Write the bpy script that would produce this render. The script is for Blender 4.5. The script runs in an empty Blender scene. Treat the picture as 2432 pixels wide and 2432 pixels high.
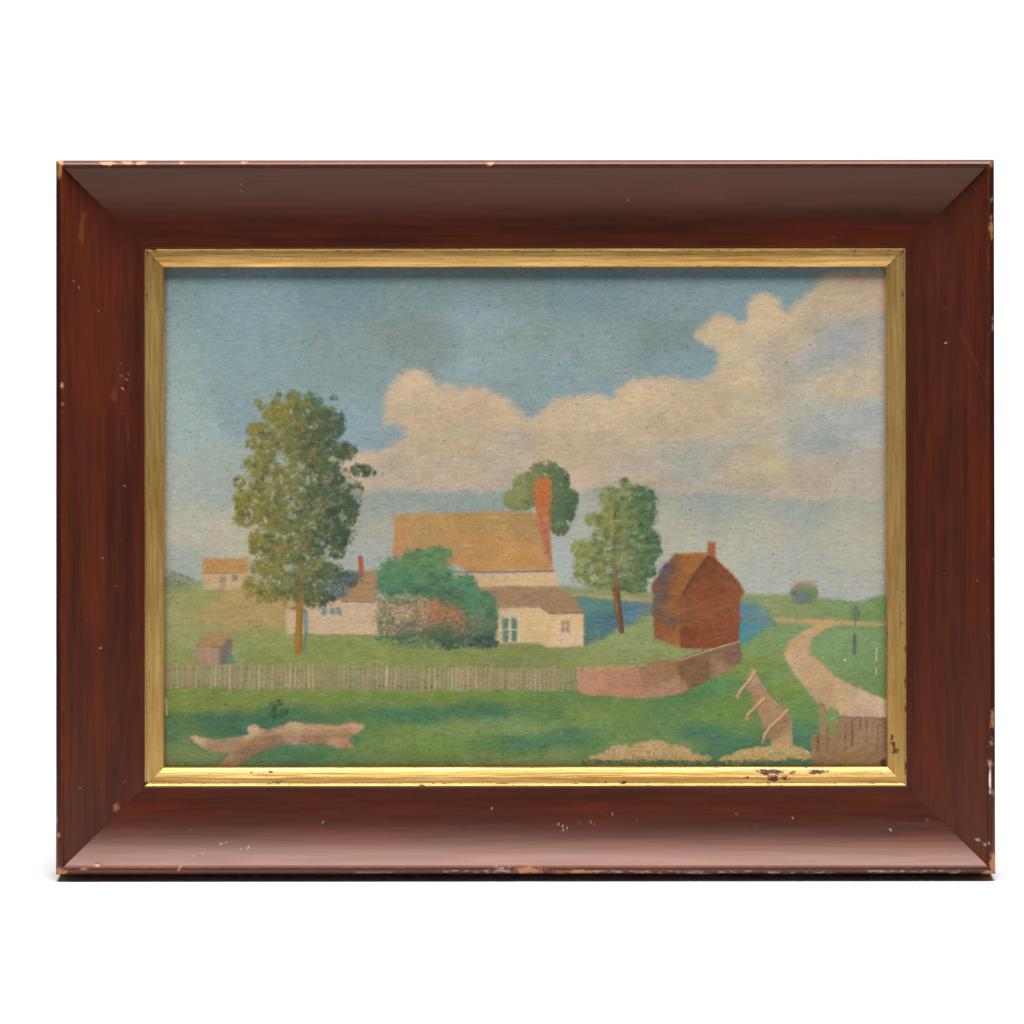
import bpy, math
import numpy as np
R = math.radians
scene = bpy.context.scene
COL = scene.collection
MM = 0.00025            # one drawing unit of the frame design is a quarter of a millimetre
K = 0.85                # paint reflectance relative to the picture value

# ------------------------------------------------------------------ noise helpers
def vnoise(h, w, ch, cw, seed):
    """smooth value noise, h x w samples, lattice cell of ch x cw samples, range -1..1"""
    rs = np.random.RandomState(seed)
    gh, gw = int(h / ch) + 3, int(w / cw) + 3
    g = rs.rand(gh, gw).astype(np.float32) * 2 - 1
    y = np.arange(h, dtype=np.float32) / ch
    x = np.arange(w, dtype=np.float32) / cw
    yi = y.astype(int); xi = x.astype(int)
    fy = y - yi; fx = x - xi
    fy = fy * fy * (3 - 2 * fy); fx = fx * fx * (3 - 2 * fx)
    a = g[yi][:, xi]; b = g[yi][:, xi + 1]; c = g[yi + 1][:, xi]; d = g[yi + 1][:, xi + 1]
    fx = fx[None, :]; fy = fy[:, None]
    return (a * (1 - fx) + b * fx) * (1 - fy) + (c * (1 - fx) + d * fx) * fy

def fbm(h, w, ch, cw, seed, octv=4, gain=0.55):
    out = np.zeros((h, w), np.float32); amp = 1.0; tot = 0
    for o in range(octv):
        out += amp * vnoise(h, w, max(ch, 1.0), max(cw, 1.0), seed + 17 * o)
        tot += amp; amp *= gain; ch /= 2.0; cw /= 2.0
    return out / tot

def box(a, r):
    r = int(round(r))
    if r < 1: return a
    for ax in (0, 1):
        n = a.shape[ax]
        pad = [(0, 0)] * a.ndim; pad[ax] = (r + 1, r)
        c = np.cumsum(np.pad(a, pad, mode='edge'), axis=ax)
        if ax == 0: a = (c[2 * r + 1:2 * r + 1 + n] - c[0:n]) / (2 * r + 1)
        else: a = (c[:, 2 * r + 1:2 * r + 1 + n] - c[:, 0:n]) / (2 * r + 1)
    return a

def s2l(c):
    c = np.clip(np.asarray(c, np.float32) / 255.0, 0, 1)
    return np.where(c <= 0.04045, c / 12.92, ((c + 0.055) / 1.055) ** 2.4)

# ------------------------------------------------------------------ the painted picture
ST = 1.6
PX0, PX1, PY0, PY1 = 372.0, 2124.0, 612.0, 1840.0
xs = np.arange(PX0, PX1, ST, dtype=np.float32); ys = np.arange(PY0, PY1, ST, dtype=np.float32)
W, H = len(xs), len(ys)
X, Y = np.meshgrid(xs, ys)
C = np.zeros((H, W, 3), np.float32)
relief = np.zeros((H, W), np.float32)
NX = fbm(H, W, 5, 5, 1, 3); NY = fbm(H, W, 5, 5, 2, 3)
NX2 = fbm(H, W, 22, 22, 3, 4); NY2 = fbm(H, W, 22, 22, 4, 4)
NH = vnoise(H, W, 1.3, 2.2, 8); NH2 = vnoise(H, W, 1.3, 2.2, 9)
MOT = fbm(H, W, 14, 22, 5, 4); MOTF = fbm(H, W, 3, 6, 6, 3)
HUE = fbm(H, W, 30, 50, 7, 4)
rng = np.random.RandomState(11)
CLN = np.clip(.5 + .95 * fbm(H, W, 7, 9, 77, 2), 0, 1)
def clump(x, y, r, w=.35):
    i = min(max(int((y - PY0) / ST), 0), H - 1); j = min(max(int((x - PX0) / ST), 0), W - 1)
    return CLN[i, j] * (1 - w) + r.rand() * w
def soften(x0, y0, x1, y1, mix=.5, rad=1):
    sl = win(x0, y0, x1, y1); C[sl] = C[sl] * (1 - mix) + box(C[sl], rad) * mix

SC = {'a': (380, 900, .2795), 'h': (860, 1140, .28986), 'r': (1340, 1080, .26915), 'f': (1680, 1360, .24845),
      'l': (340, 1440, .31056), 's': (800, 600, .31056), 't': (1300, 600, .36232), 'b': (1380, 1700, .20704),
      'n': (1920, 1740, .09834), 'p': (0, 0, 1.0), 'g': (0, 0, 1.2588)}
def cv(k, pts):
    ox, oy, s = SC[k]
    return [(ox + p[0] * s, oy + p[1] * s) for p in pts]

def win(x0, y0, x1, y1):
    i0 = max(0, int((y0 - PY0) / ST)); i1 = min(H, int((y1 - PY0) / ST) + 2)
    j0 = max(0, int((x0 - PX0) / ST)); j1 = min(W, int((x1 - PX0) / ST) + 2)
    return slice(i0, max(i0, i1)), slice(j0, max(j0, j1))

def comp(sl, a, col, var=5.0, hv=4.0):
    m = MOT[sl] * var + MOTF[sl] * var * 0.8
    hh = HUE[sl] * hv
    src = np.empty(a.shape + (3,), np.float32)
    for k in range(3):
        src[..., k] = (col[k] if not isinstance(col, np.ndarray) else col[..., k]) + m + (hh if k == 0 else (-hh if k == 2 else 0))
    C[sl] = C[sl] * (1 - a[..., None]) + src * a[..., None]

def pmask(sl, pts, rag):
    k_ = 2.6 if rag > 0 else 0.0
    x = X[sl] + rag * 1.3 * NX[sl] + k_ * NH[sl]; y = Y[sl] + rag * 1.2 * NY[sl] + k_ * .8 * NH2[sl]
    ins = np.zeros(x.shape, bool)
    n = len(pts)
    for i in range(n):
        x1, y1 = pts[i]; x2, y2 = pts[(i + 1) % n]
        if y1 == y2: continue
        cond = (y1 > y) != (y2 > y)
        ins ^= cond & (x < (x2 - x1) * (y - y1) / (y2 - y1) + x1)
    return ins.astype(np.float32)

def poly(k, pts, col, soft=1.0, rag=2.0, alpha=1.0, var=5.0, hv=4.0, grad=None):
    pts = cv(k, pts)
    px = [p[0] for p in pts]; py = [p[1] for p in pts]
    m = rag + soft * 3 + 4
    sl = win(min(px) - m, min(py) - m, max(px) + m, max(py) + m)
    if X[sl].size == 0: return
    a = pmask(sl, pts, rag)
    if soft > 0: a = box(box(a, soft), soft)
    c = col
    if grad is not None:      # grad: list of (scale key, x, y, colour) blended inside the shape
        c = field([(cv(kk, [(gx, gy)])[0] + (gc,)) for kk, gx, gy, gc in grad], sl, 17, .9, 4.0, .35)
    comp(sl, a * alpha, c, var, hv)

def blob(k, cx, cy, rx, ry, col, soft=0.5, alpha=1.0, rag=0.25, var=5.0):
    (cx, cy), = cv(k, [(cx, cy)]); s = SC[k][2]; rx *= s; ry *= s
    sl = win(cx - rx * 1.5, cy - ry * 1.5, cx + rx * 1.5, cy + ry * 1.5)
    if X[sl].size == 0: return
    r = np.sqrt(((X[sl] - cx) / rx) ** 2 + ((Y[sl] - cy) / ry) ** 2) + rag * (NX[sl] + NX2[sl])
    a = np.clip((1.0 + soft * .5 - r) / max(soft, .02), 0, 1); a = a * a * (3 - 2 * a)
    comp(sl, a * alpha, col, var)

def stroke(k, pts, w, col, soft=1.2, alpha=1.0, rag=0.8, w2=None, var=5.0, dry=0.0):
    pts = cv(k, pts); s = SC[k][2]; w = w * s; w2 = w if w2 is None else w2 * s
    n = len(pts) - 1
    for i in range(n):
        (x1, y1), (x2, y2) = pts[i], pts[i + 1]
        wa = w + (w2 - w) * i / n; wb = w + (w2 - w) * (i + 1) / n
        m = max(wa, wb) + 5
        sl = win(min(x1, x2) - m, min(y1, y2) - m, max(x1, x2) + m, max(y1, y2) + m)
        if X[sl].size == 0: continue
        x = X[sl] + rag * NX[sl]; y = Y[sl] + rag * NY[sl]
        L = (x2 - x1) ** 2 + (y2 - y1) ** 2 + 1e-6
        t = np.clip(((x - x1) * (x2 - x1) + (y - y1) * (y2 - y1)) / L, 0, 1)
        d = np.hypot(x - x1 - t * (x2 - x1), y - y1 - t * (y2 - y1))
        a = np.clip(((wa + (wb - wa) * t) * .5 + soft * .5 - d) / soft, 0, 1)
        if dry: a = a * np.clip(1 - dry * (0.5 + 1.4 * MOTF[sl] + .8 * np.sin(Y[sl] * 1.4)), 0, 1)
        comp(sl, a * alpha, col, var)

def dab(cx, cy, rx, ry, ang, col, al, hgt=0.0):
    m = max(rx, ry) * 1.25
    i0 = int((cy - m - PY0) / ST); i1 = int((cy + m - PY0) / ST) + 2
    j0 = int((cx - m - PX0) / ST); j1 = int((cx + m - PX0) / ST) + 2
    i0 = max(i0, 0); j0 = max(j0, 0); i1 = min(i1, H); j1 = min(j1, W)
    if i1 <= i0 or j1 <= j0: return
    dx = X[i0:i1, j0:j1] - cx; dy = Y[i0:i1, j0:j1] - cy
    ca, sa = math.cos(ang), math.sin(ang)
    r = ((dx * ca + dy * sa) / rx) ** 2 + ((-dx * sa + dy * ca) / ry) ** 2
    a = np.clip((1.12 - r) * 1.15 + 0.8 * NX[i0:i1, j0:j1], 0, 1) * al
    C[i0:i1, j0:j1] += a[..., None] * (np.asarray(col, np.float32) - C[i0:i1, j0:j1])
    if hgt: relief[i0:i1, j0:j1] += a * hgt

def foliage(k, lobes, n, cfun, size=(2.6, 6.5), seed=0, al=(.5, .95), edge=1.05, vert=0.3, hgt=.25):
    r_ = np.random.RandomState(seed)
    s = SC[k][2]
    L = [(cv(k, [(l[0], l[1])])[0] + (l[2] * s, l[3] * s) + (l[4] if len(l) > 4 else 1.0,)) for l in lobes]
    wts = np.array([l[2] * l[3] * l[4] for l in L]); wts /= wts.sum()
    idx = r_.choice(len(L), n, p=wts)
    if n > 1000:          # underpainting: broad soft touches before the leaf touches
        for i in r_.choice(len(L), n // 4, p=wts):
            cx, cy, rx, ry, _ = L[i]
            th = r_.rand() * 6.283; rr = math.sqrt(r_.rand()) * .86
            x, y = cx + math.cos(th) * rr * rx, cy + math.sin(th) * rr * ry
            dab(x, y, r_.uniform(5, 9), r_.uniform(4, 8), r_.rand() * 3.14, cfun(x, y, math.cos(th) * rr, math.sin(th) * rr, r_), .72, hgt)
    for i in idx:
        cx, cy, rx, ry, _ = L[i]
        th = r_.rand() * 6.283; rr = math.sqrt(r_.rand()) * edge
        u, v = math.cos(th) * rr, math.sin(th) * rr
        x, y = cx + u * rx, cy + v * ry
        sz = r_.uniform(*size) * (1.0 if rr < .8 else .72)
        dab(x, y, sz * r_.uniform(.6, 1.1), sz * r_.uniform(.5, 1.0), r_.rand() * 3.14 if r_.rand() > vert else 1.57,
            cfun(x, y, u, v, r_), r_.uniform(*al), hgt * r_.uniform(.2, 1))

def field(samples, sl=None, sg=55, asp=0.62, q=8.0, wp=1.0):
    gx = np.arange(PX0 - q, PX1 + 2 * q, q); gy = np.arange(PY0 - q, PY1 + 2 * q, q)
    GX, GY = np.meshgrid(gx, gy)
    num = np.zeros(GX.shape + (3,)); den = np.zeros(GX.shape)
    for x, y, c in samples:
        d2 = ((GX - x) / sg) ** 2 + ((GY - y) / (sg * asp)) ** 2
        w = np.exp(-d2) + 0.002 / (1 + d2) ** 2
        den += w; num += w[..., None] * np.array(c, float)
    G = num / den[..., None]
    if sl is None: sl = (slice(0, H), slice(0, W))
    x = (X[sl] + 14 * wp * NX2[sl] - gx[0]) / q; y = (Y[sl] + 9 * wp * NY2[sl] - gy[0]) / q
    x = np.clip(x, 0, len(gx) - 1.01); y = np.clip(y, 0, len(gy) - 1.01)
    xi = x.astype(int); yi = y.astype(int); fx = (x - xi)[..., None]; fy = (y - yi)[..., None]
    return ((G[yi, xi] * (1 - fx) + G[yi, xi + 1] * fx) * (1 - fy) + (G[yi + 1, xi] * (1 - fx) + G[yi + 1, xi + 1] * fx) * fy).astype(np.float32)

# ---- sky
SKY = [(400,650,(118,146,153)),(600,700,(122,152,162)),(800,690,(112,142,152)),(1000,690,(116,144,150)),(1200,700,(113,140,147)),(1400,700,(112,142,152)),
 (1600,700,(120,148,158)),(1750,690,(120,150,160)),(400,850,(134,156,158)),(500,820,(120,148,156)),(650,850,(120,148,156)),(800,850,(120,144,149)),(1000,820,(119,138,140)),(1200,800,(124,143,143)),
 (1400,820,(125,148,153)),(1600,800,(112,136,140)),(1655,870,(118,148,158)),(1165,755,(134,162,176)),(1165,855,(134,162,174)),(1300,890,(122,150,160)),(400,1000,(144,163,163)),(600,950,(122,148,156)),
 (850,1000,(126,154,165)),(900,900,(122,147,154)),(1200,900,(122,145,149)),(960,1020,(125,148,158)),(400,1150,(158,166,156)),(550,1150,(150,160,152)),(400,1250,(174,172,152)),(560,1280,(174,168,148)),
 (400,1340,(152,162,156)),(700,1340,(160,164,154)),(870,1350,(156,163,154)),(900,1185,(135,148,143)),(1150,1185,(137,150,146)),(900,1240,(160,160,145)),(1350,1250,(164,165,153)),(1340,1330,(162,170,165)),
 (1500,1180,(150,153,142)),(1700,1195,(144,152,144)),(1900,1195,(147,155,148)),(2080,1190,(158,160,148)),(1600,1250,(169,165,148)),(1800,1250,(170,167,150)),(2050,1250,(172,168,150)),
 (1700,1330,(171,170,156)),(1900,1350,(164,168,158)),(2080,1350,(172,168,153)),(1800,1390,(166,170,162)),(2050,1400,(164,166,160))]
C[:] = field(SKY, None, 75)
C += (5 * np.exp(-((X - 500) / 260.0) ** 2) * np.exp(-((Y - 880) / 300.0) ** 2))[..., None] * np.array((.8, 1.1, 1.3), np.float32)
_t = np.clip((C[..., 2] - C[..., 0]) / 30.0, 0, 1)
C[..., 0] += 6 * _t; C[..., 2] -= 6 * _t
CLD = [(980,900,(196,172,143)),(1000,980,(188,166,136)),(1150,950,(190,166,136)),(1100,1050,(178,161,134)),(1200,1080,(172,157,138)),(950,1110,(180,162,140)),(1050,1130,(179,160,140)),
 (830,1090,(190,169,144)),(1350,970,(191,170,139)),(1350,1080,(184,165,134)),(1450,1080,(178,161,137)),(1550,925,(195,172,141)),(1650,950,(188,166,137)),(1600,1020,(184,165,137)),(1500,1130,(173,158,142)),
 (1700,1000,(184,165,135)),(1640,1075,(154,155,145)),(1750,880,(191,171,140)),(1820,730,(199,178,146)),(1700,780,(191,170,139)),(1900,800,(189,168,138)),(1950,720,(189,168,140)),(2050,700,(190,168,143)),
 (2000,900,(184,168,143)),(2080,870,(180,168,147)),(1985,810,(148,155,158)),(1960,850,(152,158,158)),(2060,780,(164,160,150)),(1900,1000,(164,165,156)),(2050,1000,(160,165,161)),(1950,1060,(152,158,155)),(1750,1050,(165,160,145)),
 (1800,1100,(183,166,134)),(1950,1110,(174,161,140)),(2080,1110,(171,162,148)),(1750,1150,(170,159,143)),(2050,1150,(168,161,148)),(1350,1140,(184,165,142)),(1820,980,(180,166,140)),(1840,850,(172,163,145))]
cl = [(912,1001),(916,970),(912,945),(930,923),(946,895),(968,878),(1002,876),(1024,898),(1039,917),(1067,915),(1089,926),(1111,918),(1157,920),(1191,938),(1222,963),(1244,988),(1266,991),(1284,976),(1303,954),(1343,942),
 (1372,934),(1420,937),(1456,951),(1470,926),(1499,904),(1546,897),(1601,895),(1644,908),(1684,897),(1702,875),(1709,846),(1695,825),(1677,814),(1655,810),(1648,788),(1673,767),(1699,747),(1735,749),(1760,767),(1775,756),
 (1778,723),(1796,701),(1825,696),(1851,712),(1865,738),(1880,741),(1883,723),(1909,701),(1934,690),(1945,662),(1970,650),(2140,640),(2140,1175),(1900,1185),(1700,1168),(1500,1162),(1200,1163),(860,1162),(800,1175),(790,1090),(831,1063),(862,1066),
 (909,1075),(924,1056),(952,1044),(965,1019),(955,1007)]
sl = (slice(0, H), slice(0, W))
x_ = X + 7 * NX2 + 9 * NX + 4 * NH; y_ = Y + 8 * NY2 + 8 * NY + 3 * NH2
keepX, keepY = X.copy(), Y.copy()
X[:] = x_; Y[:] = y_
a = pmask(sl, cl, 0)
X[:] = keepX; Y[:] = keepY
a = box(box(a, 3), 4)
a = np.clip(a + a * (1 - a) * (1.5 * NX + .9 * NH), 0, 1)
cf = field(CLD, None, 60)
puff = fbm(H, W, 34, 44, 91, 4)
cf += np.stack([puff * 11, puff * 9, puff * 6], -1)
comp(sl, a * .97, cf, 6, 3)
# torn edge flecks on the warm rim
rim = np.clip(a * (1 - a) * 4, 0, 1)
comp(sl, rim * .35 * np.clip(.5 + 1.2 * MOTF, 0, 1), (197, 170, 145), 4, 2)
# ---- ground
GR = [(400,1400,(126,141,95)),(440,1435,(148,147,95)),(500,1470,(160,142,94)),(560,1450,(166,140,92)),(640,1440,(165,141,94)),(600,1475,(160,138,92)),(430,1500,(137,146,96)),(520,1530,(132,142,94)),(620,1510,(126,141,86)),(410,1560,(122,140,86)),
 (660,1560,(112,134,79)),(800,1540,(110,136,80)),(1000,1560,(110,132,78)),(1200,1550,(108,127,76)),(1300,1570,(112,128,78)),(1400,1560,(120,136,84)),(1500,1525,(122,143,94)),(1580,1550,(122,136,86)),(1340,1400,(124,138,98)),(1640,1430,(130,138,95)),
 (1800,1425,(128,142,98)),(1900,1435,(122,140,94)),(2000,1445,(108,138,92)),(2090,1455,(98,136,84)),(1880,1515,(112,141,98)),(1830,1535,(106,138,88)),(1790,1600,(95,126,68)),(1850,1600,(102,136,88)),(1850,1660,(92,132,68)),(1900,1640,(98,134,66)),
 (1960,1700,(86,128,73)),(2000,1530,(112,144,98)),(2050,1570,(106,139,92)),(2040,1620,(101,130,84)),(1980,1560,(110,142,98)),(2095,1660,(92,134,76)),(1900,1740,(76,118,82)),(1905,1770,(70,110,86)),(1930,1660,(88,128,80)),
 (400,1655,(98,126,62)),(600,1660,(98,124,64)),(800,1660,(96,126,64)),(1000,1658,(94,124,62)),(1200,1655,(84,124,64)),(1350,1660,(76,118,70)),(1500,1680,(78,120,68)),(1650,1660,(70,116,74)),(1720,1635,(78,128,84)),(1700,1700,(86,128,64)),(1740,1660,(80,124,68)),
 (420,1725,(70,106,70)),(550,1725,(56,96,80)),(650,1705,(60,101,76)),(800,1690,(68,106,68)),(1000,1695,(60,104,76)),(1150,1685,(62,101,77)),(1300,1690,(70,112,71)),(950,1750,(95,128,70)),(1100,1730,(103,132,80)),(1250,1722,(104,132,84)),(1400,1705,(96,130,76)),
 (1360,1752,(66,106,82)),(1150,1770,(70,116,70)),(1250,1770,(60,106,78)),(1050,1775,(90,128,68)),(1000,1810,(84,114,66)),(1150,1805,(104,119,78)),(1300,1795,(100,126,76)),(1450,1750,(85,126,74)),(1560,1725,(85,118,72)),(1620,1770,(98,128,78)),(1600,1715,(92,124,82)),
 (1665,1735,(58,102,88)),(1710,1775,(66,106,82)),(1740,1720,(82,124,72)),(430,1790,(104,127,84)),(400,1825,(82,112,62)),(600,1810,(84,110,72)),(680,1800,(62,104,76)),(750,1780,(72,112,78)),(850,1800,(88,116,74)),(900,1790,(84,118,68)),(880,1735,(78,118,70)),(480,1755,(84,112,76))]
hz = [(360,1392),(397,1386),(453,1377),(500,1380),(700,1400),(900,1420),(1250,1392),(1321,1387),(1367,1393),(1434,1400),(1560,1406),(1765,1410),(1874,1413),(1943,1420),(2003,1427),(2053,1428),(2068,1420),(2090,1415),(2140,1412),(2140,1860),(360,1860)]
a = box(box(pmask(sl, hz, 3), 1.5), 1.5)
streak = fbm(H, W, 3, 16, 77, 3)
GR = [(g_[0], g_[1], tuple(np.array(g_[2]) * .8 + np.array((94,126,70)) * .2)) if g_[1] > 1640 and g_[0] < 1800 else g_ for g_ in GR]
gf = field(GR, None, 60, .34) + (streak * 5)[..., None]
comp(sl, a, gf, 6, 4)
# ochre field track, rear paths
stroke('p', [(1335,1411),(1400,1413),(1460,1420),(1550,1428)], 7, (166,146,98), 3, .9)
poly('f', [(560,425),(900,440),(1300,455),(1700,478),(1700,515),(1300,500),(1050,500),(850,480),(600,470)], (178,146,102), 1, 2)
# blue shade behind the houses
bl = [('r',200,1300,(72,118,128)),('r',300,1500,(62,104,128)),('r',600,1330,(66,102,136)),('r',560,1450,(70,108,138)),('r',420,1330,(68,112,124)),('r',750,1350,(86,112,120)),('r',200,1620,(70,100,112)),('r',380,1480,(58,92,122))]
poly('r', [(60,1275),(110,1245),(170,1258),(430,1290),(600,1300),(790,1312),(800,1400),(700,1410),(640,1450),(590,1500),(530,1525),(490,1500),(440,1540),(380,1600),(170,1685),(100,1650),(60,1400)], (64,104,130), 1.5, 4, .95, grad=bl)
br = [('f',380,340,(78,118,150)),('f',480,330,(84,124,140)),('f',350,560,(58,124,150)),('f',600,470,(84,128,128)),('f',420,500,(72,122,150))]
poly('f', [(310,280),(450,290),(540,340),(590,400),(610,440),(680,470),(600,500),(500,570),(400,640),(330,680),(280,660),(280,300)], (70,122,146), 2, 4, .95, grad=br)
stroke('f', [(300,435),(450,438),(600,448)], 28, (118,112,118), 4, .85)
# sandy road
rd = [('f',1200,470,(186,146,104)),('f',900,620,(186,150,116)),('f',770,740,(184,150,104)),('f',850,800,(188,150,122)),('f',1050,950,(182,146,118)),('f',1300,1150,(186,150,122)),('f',1550,1250,(194,158,132)),('f',1690,1270,(205,176,148)),('f',1100,1180,(172,138,112)),('f',1500,1360,(182,148,122))]
poly('f', [(1000,440),(1300,465),(1290,485),(1150,530),(1050,590),(995,640),(965,700),(975,770),(1060,840),(1150,930),(1250,1010),(1400,1080),(1550,1150),(1710,1215),(1710,1400),(1250,1375),(1100,1290),(1020,1210),(950,1120),(870,1030),(800,930),(745,850),(728,740),(765,680),(850,600),(950,540),(1040,490)],
     (184,148,118), 1.2, 3, 1, 7, grad=rd)
stroke('f', [(1010,600),(965,680),(960,760),(1000,810)], 40, (180,142,98), 8, .5)
# far-off bush and bright hedge on the right horizon
blob('f', 915, 200, 128, 100, (98,116,102), .35, 1, .15)
blob('f', 920, 120, 110, 45, (150,132,98), 1.0, .7, .25)
foliage('f', [(915,190,125,98)], 160, lambda x,y,u,v,r: np.array((118,122,98)) - 16*v + r.uniform(-14,14), (2,4), 19, (.3,.6))
blob('f', 890, 240, 70, 50, (96,112,118), 1.0, .6, .2)
blob('f', 1020, 180, 40, 60, (96,132,74), .7, .8)
blob('f', 1680, 275, 120, 45, (98,138,82), .6, .9)
# iron sign post
for a0 in range(12):
    t0, t1 = a0 * math.pi / 6, (a0 + 1) * math.pi / 6
    stroke('f', [(1412 + 38*math.cos(t0), 378 + 38*math.sin(t0)), (1412 + 38*math.cos(t1), 378 + 38*math.sin(t1))], 9, (88,96,78), 1.5, .9)
stroke('f', [(1412,345),(1409,515)], 11, (88,94,78), 1.5, .9)
stroke('f', [(1380,380),(1446,380)], 8, (92,102,82), 1.5, .8)
stroke('f', [(1410,322),(1412,345)], 22, (92,100,80), 1.5, .8)
stroke('f', [(1368,443),(1452,443)], 9, (88,94,76), 1.5, .9)
stroke('f', [(1404,515),(1404,600)], 6, (112,128,96), 2, .6)
stroke('f', [(1404,600),(1403,640),(1401,770)], 32, (94,96,78), 2, .95)
# far house, left
poly('a', [(358,1522),(745,1512),(748,1642),(358,1652)], (174,125,86), .8, 2)
poly('a', [(358,1650),(745,1640),(700,1785),(360,1785)], (186,154,124), .8, 2)
stroke('a', [(358,1648),(740,1640)], 12, (160,112,76), 1.5, .8)
poly('a', [(498,1668),(555,1668),(555,1778),(500,1778)], (152,132,116), 1, 2)
blob('a', 630, 1688, 26, 28, (142,118,108), .4)
stroke('a', [(360,1660),(362,1780)], 12, (186,138,110), 2, .6)
# far hedge, left
foliage('a', [(140,1700,130,55),(100,1680,70,60),(200,1700,70,35),(60,1720,40,45)], 260, lambda x,y,u,v,r: (112-10*v+r.uniform(-14,14),124-12*v+r.uniform(-10,10),98+r.uniform(-12,12)), (2,4.5), 5)
stroke('a', [(50,1750),(250,1745)], 20, (92,116,84), 5, .5)
poly('a', [(480,1795),(640,1800),(700,1850),(620,1870),(540,1850)], (176,138,84), 3, 5, .7)
# white cottage, left
poly('l', [(1088,20),(1165,10),(1280,-5),(1500,-60),(1790,-60),(1790,218),(1280,212),(1160,207),(1090,205)], (188,162,133), .8, 2)
poly('a', [(1540,1640),(1700,1628),(1880,1628),(1840,1885),(1540,1885),(1500,1840)], (156,116,90), 1, 2)
stroke('a', [(1535,1885),(1880,1893)], 8, (84,82,72), 1.2, .9)
stroke('a', [(1700,1515),(1706,1640)], 42, (176,78,60), 1.5, 1)
for wx in (1380, 1445, 1495):
    poly('l', [(wx-17,5),(wx+17,5),(wx+17,62),(wx-17,62)], (96,118,126), .8, 1.5)
    stroke('l', [(wx-17,32),(wx+17,32)], 5, (170,158,140), 1.5, .8)
stroke('l', [(1235,40),(1242,190)], 34, (106,130,142), 2, .9)
stroke('l', [(1242,205),(1222,330)], 22, (88,116,112), 3, .8)
stroke('l', [(1090,210),(1780,222)], 10, (104,126,80), 4, .6)
# tree behind the chimney
def midcol(x, y, u, v, r):
    f = np.clip((x - 1230) / 120.0, 0, 1) + r.uniform(-.2, .2)
    c = np.array((124,128,82)) * (1 - f) + np.array((74,94,66)) * f
    return c + r.uniform(-12, 12) - 6 * v
foliage('s', [(1590,1665,120,80),(1700,1740,80,110),(1480,1780,150,110),(1380,1865,110,60),(1740,1880,110,90),(1620,1850,120,80),(1500,1870,130,70)], 1900, midcol, (2.2, 5), 21, edge=1.0)
foliage('h', [(1300,150,150,95),(1240,190,80,45),(1640,200,130,160),(1620,390,75,65),(1560,280,60,120)], 1300, midcol, (2.2, 5), 22, edge=1.0)
foliage('h', [(1300,150,150,95),(1640,200,130,160),(1620,390,75,65)], 500, midcol, (1.5, 3.6), 23, (.12,.4), edge=1.2)
soften(1110, 1075, 1390, 1290, .45)
stroke('h', [(1335,170),(1365,200)], 14, (74,72,58), 2, .8)
# main house
mr = [('h',300,330,(174,128,92)),('h',300,560,(176,122,92)),('h',600,350,(174,126,88)),('h',900,320,(168,122,86)),('h',1000,600,(176,124,86)),('h',1400,320,(164,120,88)),('h',1400,680,(180,125,84)),('h',1150,680,(184,128,86))]
poly('h', [(245,282),(500,268),(800,262),(1150,252),(1400,262),(1430,310),(1455,440),(1490,570),(1530,650),(1580,742),(860,752),(780,700),(240,700),(255,500),(262,380)], (176,125,86), .7, 2, 1, 7, grad=mr)
for _ in range(700):
    u_ = rng.rand(); v_ = rng.rand()
    xx, yy = cv('h', [(300 + u_ * 1180, 275 + v_ * 450)])[0]
    if rng.rand() < .7: dab(xx, yy, 1.8, 1.2, 0, (160, 112, 58), .35)
    else: dab(cv('h', [(1140+rng.randn()*60, 0)])[0][0], cv('h', [(0, 290+rng.rand()**1.3*420)])[0][1], 1.5, 1.2, 0, (218, 176, 120), .6, .3)
wl = [('h',900,790,(190,156,122)),('h',1500,800,(196,162,128)),('h',1300,780,(198,164,130))]
poly('h', [(740,757),(1100,760),(1585,748),(1605,868),(1000,872),(860,860)], (194,160,126), .7, 2, 1, grad=wl)
stroke('h', [(740,752),(900,750),(1080,754),(1300,748),(1560,744)], 11, (84,94,102), 1.4, .9)
stroke('h', [(920,812),(1590,818)], 5, (168,136,106), 1.5, .6)
poly('h', [(900,868),(1605,868),(1720,950),(1815,1080),(1690,1092),(1530,1088),(1460,1036),(1300,1038),(1110,1052),(1000,960)], (150,114,92), .8, 2.5, 1, 7)
wl2 = [('h',1130,1100,(190,166,132)),('h',1400,1150,(202,168,130)),('h',1700,1120,(204,166,132)),('h',1700,1320,(206,172,142)),('h',1400,1300,(198,166,128))]
poly('h', [(1080,1052),(1300,1042),(1460,1038),(1535,1092),(1700,1096),(1812,1086),(1812,1362),(1520,1372),(1440,1335),(1080,1330)], (200,166,132), .7, 2, 1, 5, grad=wl2)
stroke('h', [(1460,1037),(1535,1091),(1812,1086)], 9, (118,86,72), 1.3, .8)
for i in range(9):
    y0_ = 1115 + i * 28
    stroke('h', [(1290,y0_),(1800,y0_+3)], 4, (182,150,116), 2, .4, dry=.6)
for wx in (1146, 1220):
    poly('h', [(wx,1130),(wx+48,1130),(wx+48,1322),(wx,1322)], (92,116,104), .6, 1.5)
    stroke('h', [(wx-2,1225),(wx+50,1222)], 10, (188,180,152), 1.5, .9)
for wx in (1133, 1207, 1279):
    stroke('h', [(wx,1122),(wx,1325)], 9, (206,190,160), 1.5, .8)
for wx, wy in ((1640,1170),(1680,1170),(1640,1222),(1680,1222)):
    poly('h', [(wx-15,wy-20),(wx+15,wy-20),(wx+15,wy+20),(wx-15,wy+20)], (128,124,112), .6, 1.5, .95)
stroke('h', [(1812,1088),(1808,1362)], 9, (176,150,128), 2, .5)
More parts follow.
